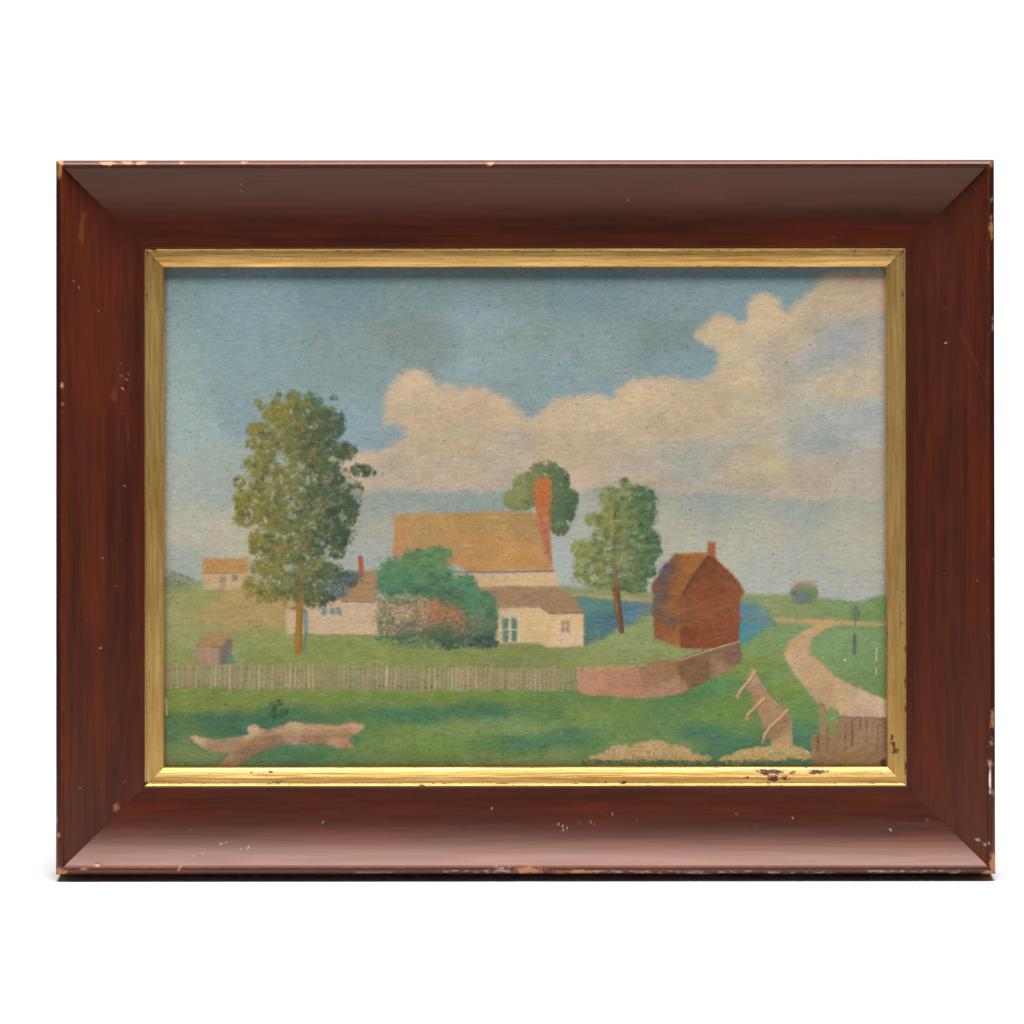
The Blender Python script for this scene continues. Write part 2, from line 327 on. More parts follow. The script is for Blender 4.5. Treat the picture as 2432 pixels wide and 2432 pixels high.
ch_ = [('h',1470,20,(184,96,58)),('h',1470,250,(178,96,68)),('h',1500,450,(172,96,78)),('h',1520,620,(168,92,78))]
poly('s', [(1510,1712),(1628,1714),(1634,1800),(1632,1932),(1510,1932)], (192,92,50), .7, 1.5, 1, grad=ch_)
poly('h', [(1410,0),(1530,0),(1538,200),(1542,450),(1552,690),(1520,640),(1480,560),(1450,440),(1425,300),(1412,180)], (186,92,62), .7, 1.5, 1, grad=ch_)
# barn
stroke('r', [(450,1180),(470,1350),(500,1545)], 60, (112,72,50), 2.5, 1, w2=52)
poly('r', [(1262,765),(1337,765),(1337,905),(1262,885)], (164,80,60), .7, 1.5)
lw = [('r',830,1250,(102,80,70)),('r',950,1350,(140,78,50)),('r',820,1500,(136,70,54)),('r',1000,1650,(146,84,54)),('r',880,1420,(104,76,64)),('r',1000,1260,(128,70,50))]
poly('r', [(780,1180),(1040,1200),(1030,1696),(960,1672),(790,1615),(780,1400)], (132,72,52), .8, 2.5, 1, 7, grad=lw)
rf = [('r',1100,920,(150,88,50)),('r',1180,930,(152,90,52)),('r',900,960,(94,76,74)),('r',870,1080,(92,82,84)),('r',960,1090,(130,72,54)),('r',1040,1130,(148,84,52)),('r',820,1130,(110,66,58)),('r',985,900,(132,76,52))]
poly('r', [(985,872),(1100,868),(1268,862),(1300,890),(1150,1060),(1040,1200),(1030,1250),(900,1215),(755,1185),(790,1110),(880,970)], (146,84,52), .8, 2.5, 1, 7, grad=rf)
gb = [('r',1300,1000,(118,58,40)),('r',1300,1200,(126,62,44)),('r',1300,1400,(128,66,48)),('r',1300,1600,(126,58,40)),('r',1480,1300,(130,70,54)),('r',1500,1500,(126,62,46)),('r',1080,1400,(122,66,50)),('r',1080,1640,(118,54,38))]
poly('r', [(1285,878),(1335,900),(1365,955),(1450,1020),(1525,1105),(1590,1215),(1555,1245),(1545,1480),(1538,1645),(1300,1712),(1020,1698),(1030,1250),(1150,1060)], (126,62,44), .8, 2.5, 1, 6, grad=gb)
stroke('r', [(1270,905),(1150,1055),(1048,1225)], 38, (96,52,40), 2, .9)
stroke('r', [(1340,915),(1365,955),(1450,1022),(1520,1100),(1588,1205)], 14, (156,82,62), 2, .7)
stroke('r', [(1325,930),(1430,1030),(1500,1110),(1560,1200)], 22, (106,54,40), 4, .5)
stroke('r', [(985,872),(1262,864)], 10, (156,92,66), 1.5, .7)
stroke('r', [(1020,1250),(1022,1690)], 14, (104,56,42), 3, .5)
stroke('r', [(1300,1470),(1500,1480)], 7, (164,92,58), 2, .6, dry=.5)
stroke('r', [(980,1660),(1010,1690)], 22, (170,104,64), 3, .7)
for i in range(14):
    y0_ = 1060 + i * 46
    stroke('r', [(1090 + 6*i % 40, y0_),(1500, y0_+4)], 5, (112,54,40) if i % 2 else (140,72,50), 2, .35, dry=.5)
foliage('r', [(900,1000,70,80),(860,1080,60,70),(930,1040,50,60),(850,1290,60,60),(870,1160,50,50),(820,1370,40,40)], 230, lambda x,y,u,v,r: np.array((82,84,88)) + r.uniform(-12,12), (2,4.5), 31, (.2,.6))
# right tree
def rcol(x, y, u, v, r):
    f = np.clip((x - 1400) / 150.0 + .25 * u, 0, 1.1) + r.uniform(-.25, .25)
    c = np.array((122,130,72)) * (1 - f) + np.array((76,100,70)) * f
    q = clump(x, y, r)
    c = c * (1.14 - .30 * q)
    if q < .18: c = .45 * c + .55 * np.array((164,142,92))
    elif q > .84: c = .5 * c + .5 * np.array((56,74,58))
    elif .4 < q < .52: c = .5 * c + .5 * np.array((92,128,84))
    return c + r.uniform(-8, 8) - 5 * v
RL = [(540,245,60,36,.8),(420,370,120,90),(600,350,130,100),(270,570,105,65),(500,560,240,120),(700,540,120,120),(740,400,70,100),(420,680,170,70),(600,760,230,110),(140,830,85,75),(280,880,110,70),(770,860,90,75),
      (500,950,280,105),(150,1030,75,70),(300,1090,180,85),(700,1010,120,95),(560,1130,180,75),(640,1195,80,40),(400,1150,150,50),(560,450,240,120),(790,740,60,70),(350,760,150,80,.7),(230,800,110,80,.6),(690,700,120,80),(180,930,100,80,.8),(650,880,160,120),(360,900,140,90,.7)]
foliage('r', [(730,300,70,60),(800,440,50,90),(330,330,80,60),(90,1100,50,40)], 260, lambda x,y,u,v,r: np.array((120,140,104)) + r.uniform(-10,10), (3,6), 41, (.12,.35))
foliage('r', RL, 7000, rcol, (1.9, 4.2), 42, (.35,.75), edge=1.08)
foliage('r', RL, 999, rcol, (1.5, 3.6), 43, (.12,.4), edge=1.28)
for gx, gy, rx, ry in ((225,735,42,38),(330,740,36,30),(390,770,22,30),(215,1020,26,32),(390,1010,30,48),(230,870,25,20),(770,985,45,16),(690,720,34,16),(580,905,28,24),(270,830,26,22),(120,940,34,16),(610,690,30,12)):
    blob('r', gx, gy, rx * .8, ry * .8, (148,155,146), .9, .6, .6)
for _ in range(60):
    dab(*cv('r', [(500 + rng.randn()*200, 700 + rng.randn()*260)])[0], 2.2, 1.8, 0, (168,136,84), .6, .2)
stroke('r', [(450,690),(448,830)], 30, (108,76,52), 2, .6, dry=.5)
stroke('r', [(330,920),(440,1010)], 14, (126,84,56), 2, .6, dry=.5)
stroke('r', [(450,960),(450,1060),(458,1180)], 32, (122,82,54), 2.5, .75, w2=44, dry=.3)
stroke('r', [(455,1180),(470,1350),(500,1550)], 62, (116,74,50), 2, 1, w2=50)
stroke('r', [(475,1220),(495,1400),(510,1550)], 24, (84,66,56), 4, .8)
stroke('r', [(430,1210),(455,1320),(465,1400)], 14, (150,98,60), 2, .7)
stroke('r', [(450,500),(440,560)], 16, (70,58,44), 2, .8)
stroke('r', [(600,620),(560,760)], 10, (98,78,54), 2, .5)
soften(1340, 1130, 1590, 1420, .45)
# yard wall
ww = [('g',1100,1280,(176,120,104)),('g',1180,1290,(170,114,98)),('g',1240,1275,(146,100,82)),('g',1250,1300,(166,114,98)),('g',1320,1260,(120,84,66)),('g',1380,1240,(122,88,74)),('g',1360,1265,(148,104,86))]
poly('g', [(1087,1262),(1150,1258),(1216,1256),(1226,1250),(1240,1246),(1283,1247),(1290,1238),(1340,1224),(1394,1211),(1397,1222),(1397,1246),(1375,1264),(1330,1285),(1300,1302),(1262,1314),(1210,1318),(1160,1314),(1110,1311),(1087,1302)], (150,108,88), .9, 2.5, 1, 7, grad=ww)
stroke('g', [(1088,1261),(1216,1256)], 2.5, (182,130,106), 1.5, .8)
stroke('g', [(1286,1244),(1340,1225),(1394,1210)], 2.2, (196,158,128), 1.5, .8)
stroke('g', [(1284,1248),(1286,1300)], 3, (112,74,58), 2.5, .5)
# picket fence
poly('p', [(372,1578),(700,1583),(1100,1590),(1368,1592),(1368,1638),(900,1640),(600,1634),(372,1632)], (138,132,96), 1.5, 3, .55, 8)
stroke('p', [(391,1588),(520,1586),(700,1590),(860,1588)], 3, (92,88,62), 1.5, .6, dry=.9)
stroke('p', [(860,1588),(1100,1592),(1360,1596)], 3, (118,108,76), 1.5, .5, dry=.9)
stroke('p', [(391,1628),(700,1632),(880,1632)], 3, (104,100,70), 1.5, .5, dry=.9)
stroke('p', [(880,1628),(960,1632),(1110,1630)], 4, (86,84,58), 1.5, .8, dry=.8)
px_ = 384
while px_ < 1366:
    near = min(abs(px_ - q) for q in (571, 711, 874, 1002, 1163, 1314))
    if near > 8:
        t_ = (px_ - 390) / 980.0
        tp = 1576 + 14 * t_ + rng.uniform(-3, 3); bt = 1630 + 6 * t_ + rng.uniform(-4, 4)
        cc = np.array((182,138,120)) + rng.uniform(-16, 12)
        stroke('p', [(px_ + rng.uniform(-1,1), tp), (px_ + rng.uniform(-2.5,1.5), bt)], rng.uniform(4.2, 7.4), cc, 1.8, rng.uniform(.6, .95), .6, dry=rng.uniform(.1, .75))
    px_ += rng.uniform(8.5, 13.5)
for q, tp, bt in ((571,1568,1632),(711,1571,1634),(874,1570,1636),(1002,1578,1641),(1163,1578,1637),(1314,1582,1637)):
    stroke('p', [(q + 2, tp), (q - 2, bt)], 7.8, (170,130,106), 1.8, .85, .9, dry=.3)
# shed
poly('l', [(405,300),(585,302),(582,442),(405,440)], (158,122,104), .7, 2)
poly('l', [(578,300),(650,215),(680,245),(672,400),(636,442),(580,442)], (112,102,92), .8, 2)
poly('l', [(485,198),(600,198),(665,208),(690,240),(650,235),(598,304),(405,298),(440,245)], (162,118,88), .8, 2)
stroke('l', [(405,300),(596,306)], 6, (110,96,84), 1.3, .8)
stroke('l', [(495,310),(497,436)], 22, (176,136,116), 3, .5)
blob('l', 665, 410, 30, 30, (84,122,112), .7, .9)
# big tree
def bcol(x, y, u, v, r):
    f = np.clip((x - 590) / 230.0 + .22 * u + .1 * v, -.1, 1.1) + r.uniform(-.22, .22)
    f = min(max(f, 0), 1)
    if f < .5: c = np.array((122,116,56)) * (1 - 2*f) + np.array((94,102,60)) * 2*f
    else: c = np.array((94,102,60)) * (2 - 2*f) + np.array((62,80,60)) * (2*f - 1)
    q = clump(x, y, r)
    c = c * (1.14 - .30 * q)
    if q < .16: c = .4 * c + .6 * np.array((150,128,72))
    elif q > .86: c = .5 * c + .5 * np.array((48,62,52))
    elif q > .76 and f > .3: c = .5 * c + .5 * np.array((72,94,92))
    elif .46 < q < .50: c = .4 * c + .6 * np.array((134,124,50))
    return c + r.uniform(-8, 8) - 5 * v
BL = [(1130,170,75,80),(840,215,50,50,.35),(990,150,60,60,.45),(1290,180,90,75,.8),(1470,155,40,34,.6),(1000,290,140,105),(1400,330,170,95),(1200,330,300,160),(830,430,105,75),(1150,480,330,150),(1470,430,100,80),(780,545,58,42),
 (900,590,120,80),(1300,600,290,140),(1560,600,60,80),(850,720,160,100),(1400,700,150,110),(1700,770,95,58),(1790,785,40,26),(670,870,55,55),(850,860,120,90),(1250,850,350,190),(1630,930,100,80,.7),(690,1030,80,105),
 (900,1010,200,140),(1400,1050,290,160),(1640,1120,55,90),(720,1180,105,80),(1000,1180,250,140),(1500,1180,150,140),(1300,1290,350,160),(860,1350,115,100),(1510,1350,110,110),(1100,1450,330,120),(1500,1470,70,60),
 (810,1430,60,60),(880,1590,130,80),(1200,1600,330,110),(800,1750,110,100),(1050,1750,280,130),(1420,1700,150,120),(860,1850,130,60,.6),(1180,1880,140,90,.5),(1340,1850,160,90),(1610,1690,80,75,.8),(1620,620,50,70,.6)]
foliage('a', [(1620,1690,95,70),(1520,1790,90,70),(1660,1660,40,40)], 240, lambda x,y,u,v,r: np.array((82,104,120)) + r.uniform(-14,10), (2.5,5.5), 50, (.4,.8))
foliage('a', BL, 12500, bcol, (2.0, 4.6), 51, (.35,.75), hgt=.35, edge=1.08)
foliage('a', [(1560,1680,90,60),(1480,1780,110,80),(1600,1720,60,60)], 150, lambda x,y,u,v,r: np.array((78,98,112)) + r.uniform(-14,10), (2.5,5), 52, (.4,.8))
# dark knots on the shaded side
foliage('a', [(1560,1370,80,80),(1290,290,22,50),(850,860,50,35),(1450,1190,130,90),(1430,560,40,60),(1340,940,90,50),(1520,360,70,30),(1700,790,60,35)], 330, lambda x,y,u,v,r: np.array((50,64,52)) + r.uniform(-10,14), (2,4.2), 53, (.4,.9))
foliage('a', [(800,420,80,50),(1000,270,110,60),(1150,200,60,50),(700,960,60,60),(780,1750,70,60),(1290,1590,90,40),(880,1080,80,60),(1470,1740,50,40),(1050,1040,50,50)], 260, lambda x,y,u,v,r: np.array((134,126,48)) + r.uniform(-14,12), (2.4,4.6), 54, (.4,.85))
foliage('a', [(1260,140,60,40),(1350,200,40,60)], 60, lambda x,y,u,v,r: np.array((72,112,78)) + r.uniform(-14,12), (2.4,5), 55, (.4,.85))
for gx, gy, rx, ry, gc in ((965,588,24,16,(140,156,176)),(1280,405,24,16,(128,154,178)),(1330,400,22,28,(128,154,178)),(955,735,34,40,(178,160,144)),(1200,735,26,34,(190,168,150)),(1465,675,48,30,(186,168,144)),
        (765,850,34,34,(150,160,158)),(905,845,28,42,(156,162,160)),(955,975,44,22,(168,160,146)),(725,920,26,24,(166,162,148)),(1640,870,66,34,(172,164,148)),(880,1292,60,22,(150,158,152)),(1110,1160,52,42,(130,140,128)),
        (1545,1165,36,48,(158,152,132)),(845,1472,30,28,(158,166,160)),(1090,1600,64,30,(160,168,164)),(1250,1512,30,26,(150,160,158)),(1420,1490,26,14,(120,146,170)),(1380,1395,22,18,(130,152,162)),(820,1680,44,30,(156,158,148)),
        (1660,960,60,40,(164,162,150)),(800,1030,28,20,(160,156,142)),(890,1180,26,18,(158,160,154)),(1310,850,20,16,(170,160,146)),(960,400,18,14,(128,152,160)),(1110,265,14,22,(196,176,160)),(1520,1540,34,20,(170,164,148)),
        (1110,1905,60,40,(190,150,120))):
    blob('a', gx, gy, rx * .78, ry * .78, gc, .9, .68, .6)
foliage('a', BL, 800, bcol, (2.0, 3.6), 56, (.4,.8), hgt=.3)
foliage('a', BL, 999, bcol, (1.6, 4.2), 57, (.15,.45), edge=1.22)
foliage('a', BL, 999, bcol, (1.6, 3.6), 58, (.12,.35), edge=1.3)
OR = (150,96,58)
for pts, w in (([(1135,215),(1138,330)],16),([(985,345),(1000,395)],14),([(1180,385),(1212,470)],26),([(915,540),(980,560),(1045,625)],18),([(1335,535),(1300,600),(1262,665)],22),([(1055,880),(1102,965)],26),([(1175,985),(1212,1075)],20),
               ([(1475,820),(1410,905)],28),([(1418,1012),(1325,1108)],26),([(992,1175),(985,1245)],14),([(1265,1372),(1212,1440)],30),([(975,1408),(1110,1412),(1165,1480)],16),([(1190,1555),(1200,1660)],26),([(1175,1700),(1190,1870)],30),
               ([(840,1180),(900,1225)],12),([(1290,390),(1320,350)],14),([(1200,700),(1205,760)],12),([(940,740),(980,780)],10)):
    stroke('a', pts, w, np.array(OR) + rng.uniform(-14, 14), 2, .66, 1.2, dry=.4)
soften(540, 910, 905, 1480, .45)
stroke('l', [(1195,-20),(1190,120),(1183,335)], 52, (150,96,46), 1.6, 1, 1.2, w2=56)
stroke('l', [(1208,0),(1206,120),(1200,330)], 14, (118,82,48), 3, .5)
stroke('l', [(1178,60),(1172,330)], 12, (172,112,56), 3, .4)
stroke('l', [(1210,10),(1245,45)], 22, (98,118,122), 3, .8)
# lilac bush in bloom before the house
def gcol(x, y, u, v, r):
    f = np.clip((y - 1300) / 190.0, 0, 1) + r.uniform(-.2, .2)
    c = np.array((92,126,82)) * (1 - f) + np.array((58,100,82)) * f
    q = clump(x, y, r)
    c = c * (1.12 - .26 * q)
    if .3 < q < .55: c = .4 * c + .6 * np.array((64,122,90))
    elif q < .2: c = .5 * c + .5 * np.array((104,128,82))
    elif q > .84: c = .5 * c + .5 * np.array((50,82,72))
    return c + r.uniform(-8, 8) - 4 * v
foliage('h', [(170,650,60,50),(150,760,60,70)], 130, lambda x,y,u,v,r: np.array((118,146,104)) + r.uniform(-12,12), (2.4,5), 60, (.3,.6))
foliage('h', [(520,640,210,85),(610,590,120,45),(400,610,60,50),(250,800,140,160),(480,790,300,150),(650,880,180,130),(830,900,120,140),(1000,1020,90,120),(900,1080,200,150),(1040,1150,70,160),(300,700,120,80)], 6500, gcol, (1.9, 4.2), 61, (.3,.7), edge=1.04)
soften(880, 1290, 1200, 1560, .6)
foliage('h', [(350,820,220,60),(830,860,70,80),(250,880,120,40)], 420, lambda x,y,u,v,r: np.array((54,124,90)) + r.uniform(-12,12), (2.4,5), 62, (.3,.7))
foliage('h', [(500,1120,390,160),(250,1120,140,170),(700,1200,280,130),(950,1200,160,110),(300,1210,180,90)], 3400, lambda x,y,u,v,r: np.array((98,106,78)) - 18*np.clip(v,0,1) + r.uniform(-14,14), (2.2, 4.8), 63, edge=1.0)
def fcol(x, y, u, v, r):
    f = np.clip((x - cv('h', [(420,0)])[0][0]) / 60.0, 0, 1) + r.uniform(-.15, .15)
    c = np.array((196,152,130)) * (1 - f) + np.array((180,94,72)) * f
    return c + r.uniform(-16, 16)
foliage('h', [(180,1060,70,110),(330,1030,100,100),(200,1230,90,50),(330,1110,90,70),(460,1040,40,90),(300,1210,90,50)], 720, fcol, (2.0, 4.4), 64, (.35,.7), edge=1.15)
foliage('h', [(580,1040,90,90),(640,1100,140,70),(560,1120,90,70),(760,1080,60,90),(780,1150,60,60),(680,1010,60,30),(820,1240,30,40),(450,1230,50,30),(500,1150,40,60)], 760, fcol, (2.0, 4.4), 65, (.4,.75), edge=1.2)
foliage('h', [(620,1290,480,45),(650,1330,400,50),(950,1310,150,65),(300,1300,180,40),(1000,1240,100,80)], 999, lambda x,y,u,v,r: np.array((62,88,78)) + 8*(u<-.3) + r.uniform(-14,12), (2.4, 5.2), 66, (.2,.6), edge=1.1)
foliage('h', [(980,1330,130,45),(700,1350,90,40)], 260, lambda x,y,u,v,r: np.array((46,62,58)) + r.uniform(-8,10), (2.4, 5), 67, (.4,.8))
foliage('h', [(500,900,300,40),(700,960,60,90),(1040,1060,24,60),(430,940,16,50),(880,960,40,60)], 240, lambda x,y,u,v,r: np.array((52,78,64)) + r.uniform(-10,12), (1.8, 3.8), 68, (.3,.7))
foliage('h', [(950,1150,80,140)], 160, lambda x,y,u,v,r: np.array((112,128,108)) + r.uniform(-12,12), (1.8, 3.8), 69, (.25,.55))
soften(880, 1290, 1200, 1560, .4)
foliage('h', [(450,900,380,60),(850,1000,160,120),(300,960,160,60)], 700, lambda x,y,u,v,r: np.array((72,112,80)) + r.uniform(-14,14), (2.0, 4.4), 93, (.25,.6), edge=1.1)
foliage('h', [(150,1000,90,160),(1080,1100,60,200),(560,1180,420,150)], 260, lambda x,y,u,v,r: np.array((88,108,80)) + r.uniform(-16,14), (2.0, 4.2), 94, (.25,.55), edge=1.1)
foliage('h', [(170,1120,80,130),(300,1060,120,110),(420,1120,100,100),(250,1220,120,60),(620,1100,150,110),(760,1120,90,90)], 420, lambda x,y,u,v,r: (np.array((198,150,130)) if r.rand() < .6 - .5 * ((x - 900) / 250.0) else np.array((180,98,78))) + r.uniform(-18,12), (1.4,3.2), 98, (.35,.75), edge=1.2)
foliage('h', [(130,1150,60,160),(1120,1150,40,160),(560,560,260,40),(850,800,80,60),(640,1390,420,30)], 420, lambda x,y,u,v,r: np.array((92,122,86)) + r.uniform(-16,16), (1.8,3.8), 99, (.15,.45), edge=1.2)
soften(880, 1290, 1200, 1560, .3)
# fallen log
lg = [('l',400,1020,(186,146,122)),('l',560,1060,(152,112,94)),('l',830,930,(184,148,120)),('l',700,1050,(158,116,96)),('l',760,1120,(132,94,78)),('l',900,1040,(140,102,84)),('l',1130,900,(186,146,118)),('l',1100,950,(168,126,106)),('l',1000,1040,(132,96,80)),
      ('l',1300,930,(174,128,108)),('l',1300,1010,(140,104,86)),('l',1500,920,(180,134,110)),('l',1500,960,(142,102,84)),('l',1650,910,(184,136,112)),('l',1500,1020,(172,126,104)),('l',1560,1070,(156,112,92)),('l',650,1190,(156,114,92)),('l',620,1215,(150,98,78))]
poly('l', [(362,990),(385,984),(450,1005),(520,1020),(640,1012),(740,1000),(790,975),(800,930),(830,900),(868,903),(888,925),(940,938),(1000,922),(1060,905),(1120,880),(1160,878),(1200,888),(1320,893),(1480,905),(1560,890),(1620,884),(1660,900),
  (1700,915),(1650,955),(1590,990),(1580,1010),(1612,1070),(1605,1085),(1480,1080),(1380,1045),(1280,1052),(1200,1058),(1050,1052),(930,1092),(830,1140),(740,1190),(700,1228),(540,1232),(600,1175),(655,1122),(560,1115),(470,1090),(400,1050),(375,1020)],
     (156,116,96), .9, 2.5, 1, 7, grad=lg)
stroke('l', [(400,995),(520,1020),(680,1010),(780,985)], 14, (186,150,124), 4, .5)
stroke('l', [(900,990),(1100,930),(1400,925),(1600,915)], 16, (188,144,120), 5, .45)
stroke('l', [(1050,1000),(1300,990),(1450,985),(1570,990)], 12, (128,92,76), 4, .5)
stroke('l', [(700,1160),(850,1100),(980,1050)], 18, (124,88,72), 5, .5)
stroke('l', [(1590,985),(1640,1000),(1620,1050)], 22, (64,104,78), 4, .7)
stroke('l', [(980,915),(995,860),(1000,800),(1020,740)], 9, (46,64,48), 2, .8, dry=.2)
foliage('l', [(985,790,40,60,.5),(1030,735,34,24),(1080,805,34,34),(1040,830,24,20),(1000,840,20,30),(1000,760,16,30)], 230, lambda x,y,u,v,r: np.array((48,68,50)) + r.uniform(-12,14), (1.4,2.9), 70, (.45,.85))
stroke('l', [(1035,700),(1040,640),(1020,600)], 16, (122,122,90), 5, .3)
foliage('l', [(840,925,40,26),(395,1000,34,20),(1140,890,46,16),(1650,908,46,16),(470,1003,50,8)], 170, lambda x,y,u,v,r: np.array((196,162,134)) + r.uniform(-22,14), (1.2,2.6), 96, (.3,.7), edge=1.15)
foliage('l', [(700,1070,160,50),(1100,1000,250,50),(1400,960,200,50),(800,1120,110,40)], 300, lambda x,y,u,v,r: np.array((134,98,80)) + r.uniform(-20,26), (1.3,3.4), 97, (.2,.5))
# tumbled fence in front
bf = [('f',440,980,(176,134,112)),('f',480,1120,(160,120,98)),('f',430,1200,(150,112,88)),('f',600,1280,(158,118,94)),('f',560,1400,(158,118,94)),('f',700,1480,(150,110,84)),('f',640,1560,(138,98,72)),('f',740,1600,(176,136,108)),('f',640,1180,(166,124,102)),('f',620,1660,(188,150,122))]
poly('f', [(420,900),(455,945),(480,980),(530,1060),(560,1110),(640,1210),(725,1295),(765,1285),(785,1340),(800,1420),(808,1680),(590,1665),(610,1600),(560,1560),(540,1510),(500,1400),(470,1330),(430,1250),(395,1150),(350,1100),(390,1000)],
     (160,120,96), .8, 2.5, 1, 7, grad=bf)
stroke('f', [(455,945),(520,1040),(640,1205),(735,1295)], 9, (92,100,72), 2, .7)
for pts in ([(450,940),(380,1040),(320,1110),(278,1180)], [(535,1195),(450,1280),(380,1350),(365,1395)], [(755,1310),(680,1390),(600,1460),(540,1540),(520,1620)]):
    stroke('f', [(p[0] + 10, p[1] + 20) for p in pts], 26, (140,100,76), 3, .6)
    stroke('f', pts, 24, (192,148,118), 2, .95, 1.2)
stroke('f', [(285,1160),(290,1200)], 20, (176,126,96), 2, .8)
stroke('f', [(372,1370),(380,1400)], 22, (168,118,88), 2, .8)
stroke('f', [(520,1590),(528,1635)], 20, (150,98,70), 2, .9)
stroke('f', [(790,1360),(806,1660)], 10, (190,150,122), 2, .6)
poly('f', [(805,1380),(830,1500),(870,1620),(860,1680),(815,1670)], (70,104,92), 3, 4, .5)
# board fence in the corner
cf_ = [('f',1080,1400,(148,118,84)),('f',1050,1700,(138,102,76)),('f',1250,1600,(142,108,80)),('f',1500,1500,(150,112,88)),('f',1650,1500,(152,112,92)),('f',1600,1750,(140,104,80)),('f',1660,1420,(146,104,86)),('f',1350,1450,(140,102,84))]
poly('f', [(1000,1560),(1050,1530),(1070,1500),(1065,1250),(1090,1242),(1112,1262),(1125,1320),(1180,1310),(1250,1375),(1330,1372),(1720,1392),(1720,1900),(1000,1900),(990,1650)], (142,106,80), .9, 2.5, 1, 7, grad=cf_)
blob('f', 1185, 1375, 68, 68, (98,134,88), .6, 1, .4)
blob('f', 1200, 1505, 62, 34, (98,132,70), .5, .9, .2)
for x0_, y0_, y1_, w_, c_ in ((1050,1540,1700,26,(112,88,66)),(1310,1440,1700,14,(116,86,64)),(1378,1400,1650,16,(98,76,66)),(1455,1400,1520,14,(104,76,64)),(1515,1410,1620,15,(106,78,66)),(1620,1480,1720,16,(112,82,70)),(1690,1400,1700,12,(128,92,74)),(1140,1450,1700,12,(124,92,66)),(1570,1420,1560,8,(124,92,76)),(1235,1480,1700,10,(126,94,70))):
    stroke('f', [(x0_, y0_), (x0_ + 3, (y0_+y1_)/2), (x0_ - 3, y1_)], w_, tuple(np.array(c_) * .85), 3, .85, dry=.35)
stroke('f', [(1260,1378),(1700,1388)], 8, (120,84,70), 2, .6)
for q in range(8):
    stroke('f', [(1240+q*55,1500),(1243+q*55,1690)], 10, (170,128,98), 4, .5, dry=.4)
stroke('f', [(1065,1250),(1105,1262),(1112,1300)], 10, (110,82,62), 2, .7)
stroke('f', [(1052,1262),(1068,1380),(1070,1500)], 5, (176,164,132), 2, .5, dry=.6)
stroke('f', [(1000,1830),(1690,1838)], 22, (112,74,58), 4, .6)
blob('f', 1680, 1815, 34, 40, (52,26,20), .8, .9)
# signature
SG = (160,96,44)
for pts, w in (([(640,500),(690,490),(765,500)],26),([(712,510),(705,590),(665,665),(590,640)],26),([(610,582),(700,580),(790,588)],18),([(872,490),(915,550),(905,640),(850,690),(790,740)],46),
               ([(1165,560),(1130,500),(1070,490),(1030,540),(1012,600),(1030,660),(1070,690),(1120,690)],34)):
    stroke('n', pts, w, SG, 2.2, .85, .5)
# flower banks along the lower edge
def bank(lobes, n, seed):
    foliage('b', lobes, n, lambda x,y,u,v,r: np.array((176,144,104) if r.rand() < .6 else ((160,140,92) if r.rand() < .7 else (190,146,100))) + r.uniform(-14,14), (1.8,4.2), seed, (.5,.9), edge=1.0)
bank([(800,400,260,120),(450,420,170,90),(1100,430,160,100),(300,470,120,60),(650,450,300,90),(1250,480,130,60),(850,350,120,70),(130,480,60,40),(1420,490,70,40)], 2100, 81)
foliage('f', [(560,1740,330,70),(750,1720,200,55),(640,1690,120,35),(250,1790,150,50),(900,1740,80,50)], 1400, lambda x,y,u,v,r: np.array((178,148,96) if r.rand() < .75 else (160,142,90)) + r.uniform(-14,14), (1.8,4.2), 82, (.5,.9), edge=1.0)
foliage('b', [(700,530,560,34),(1200,535,500,26),(120,530,140,36)], 800, lambda x,y,u,v,r: np.array((72,92,58)) + r.uniform(-16,16), (1.8,4), 83, (.4,.85))
foliage('f', [(600,1810,460,26),(200,1820,200,22),(800,1790,50,30)], 420, lambda x,y,u,v,r: np.array((74,96,62)) + r.uniform(-16,16), (1.8,4), 84, (.4,.85))
stroke('f', [(985,1560),(1000,1700),(990,1800)], 16, (176,160,120), 4, .4, dry=.6)
foliage('b', [(800,400,260,120),(450,430,170,80),(1100,430,160,90),(650,450,300,80),(1250,480,130,50)], 420, lambda x,y,u,v,r: (np.array((204,180,140)) if r.rand() < .5 else np.array((128,116,78))) + r.uniform(-16,14), (1.3,2.8), 85, (.35,.75), edge=1.15)
foliage('f', [(560,1740,330,60),(750,1720,200,50),(640,1690,120,30),(900,1740,80,45)], 320, lambda x,y,u,v,r: (np.array((206,184,136)) if r.rand() < .5 else np.array((130,122,78))) + r.uniform(-16,14), (1.3,2.8), 86, (.35,.75), edge=1.15)
# lost flakes of paint
stroke('f', [(1614,720),(1610,830)], 12, (206,184,132), 1.5, .95)
stroke('f', [(1612,905),(1606,970)], 12, (206,180,130), 1.5, .95)
stroke('f', [(1614,660),(1614,672)], 10, (204,170,124), 1.5, .9)
blob('f', 1311, 833, 8, 7, (240,238,205), .4, 1, 0)
stroke('l', [(168,700),(172,760),(178,825)], 12, (206,190,156), 1.5, .9)
for fx_, fy_ in ((1370,958),(1867,860),(451,1025),(1300,1092),(1640,1210),(1836,1316),(1757,1187),(1368,869),(1055,1045),(700,1010),(1535,1015),(950,725),(1160,725)):
    dab(fx_, fy_, 2.4, 2.2, 0, (70, 84, 84), .9, -.2)
# thin browned edges beside the slip, dirt at the lower edge
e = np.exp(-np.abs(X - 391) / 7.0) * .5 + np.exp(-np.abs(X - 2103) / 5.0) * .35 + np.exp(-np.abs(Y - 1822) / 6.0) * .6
comp(sl, np.clip(e, 0, .8) * np.clip(.7 + .6 * MOTF, 0, 1), (118, 96, 64), 4)
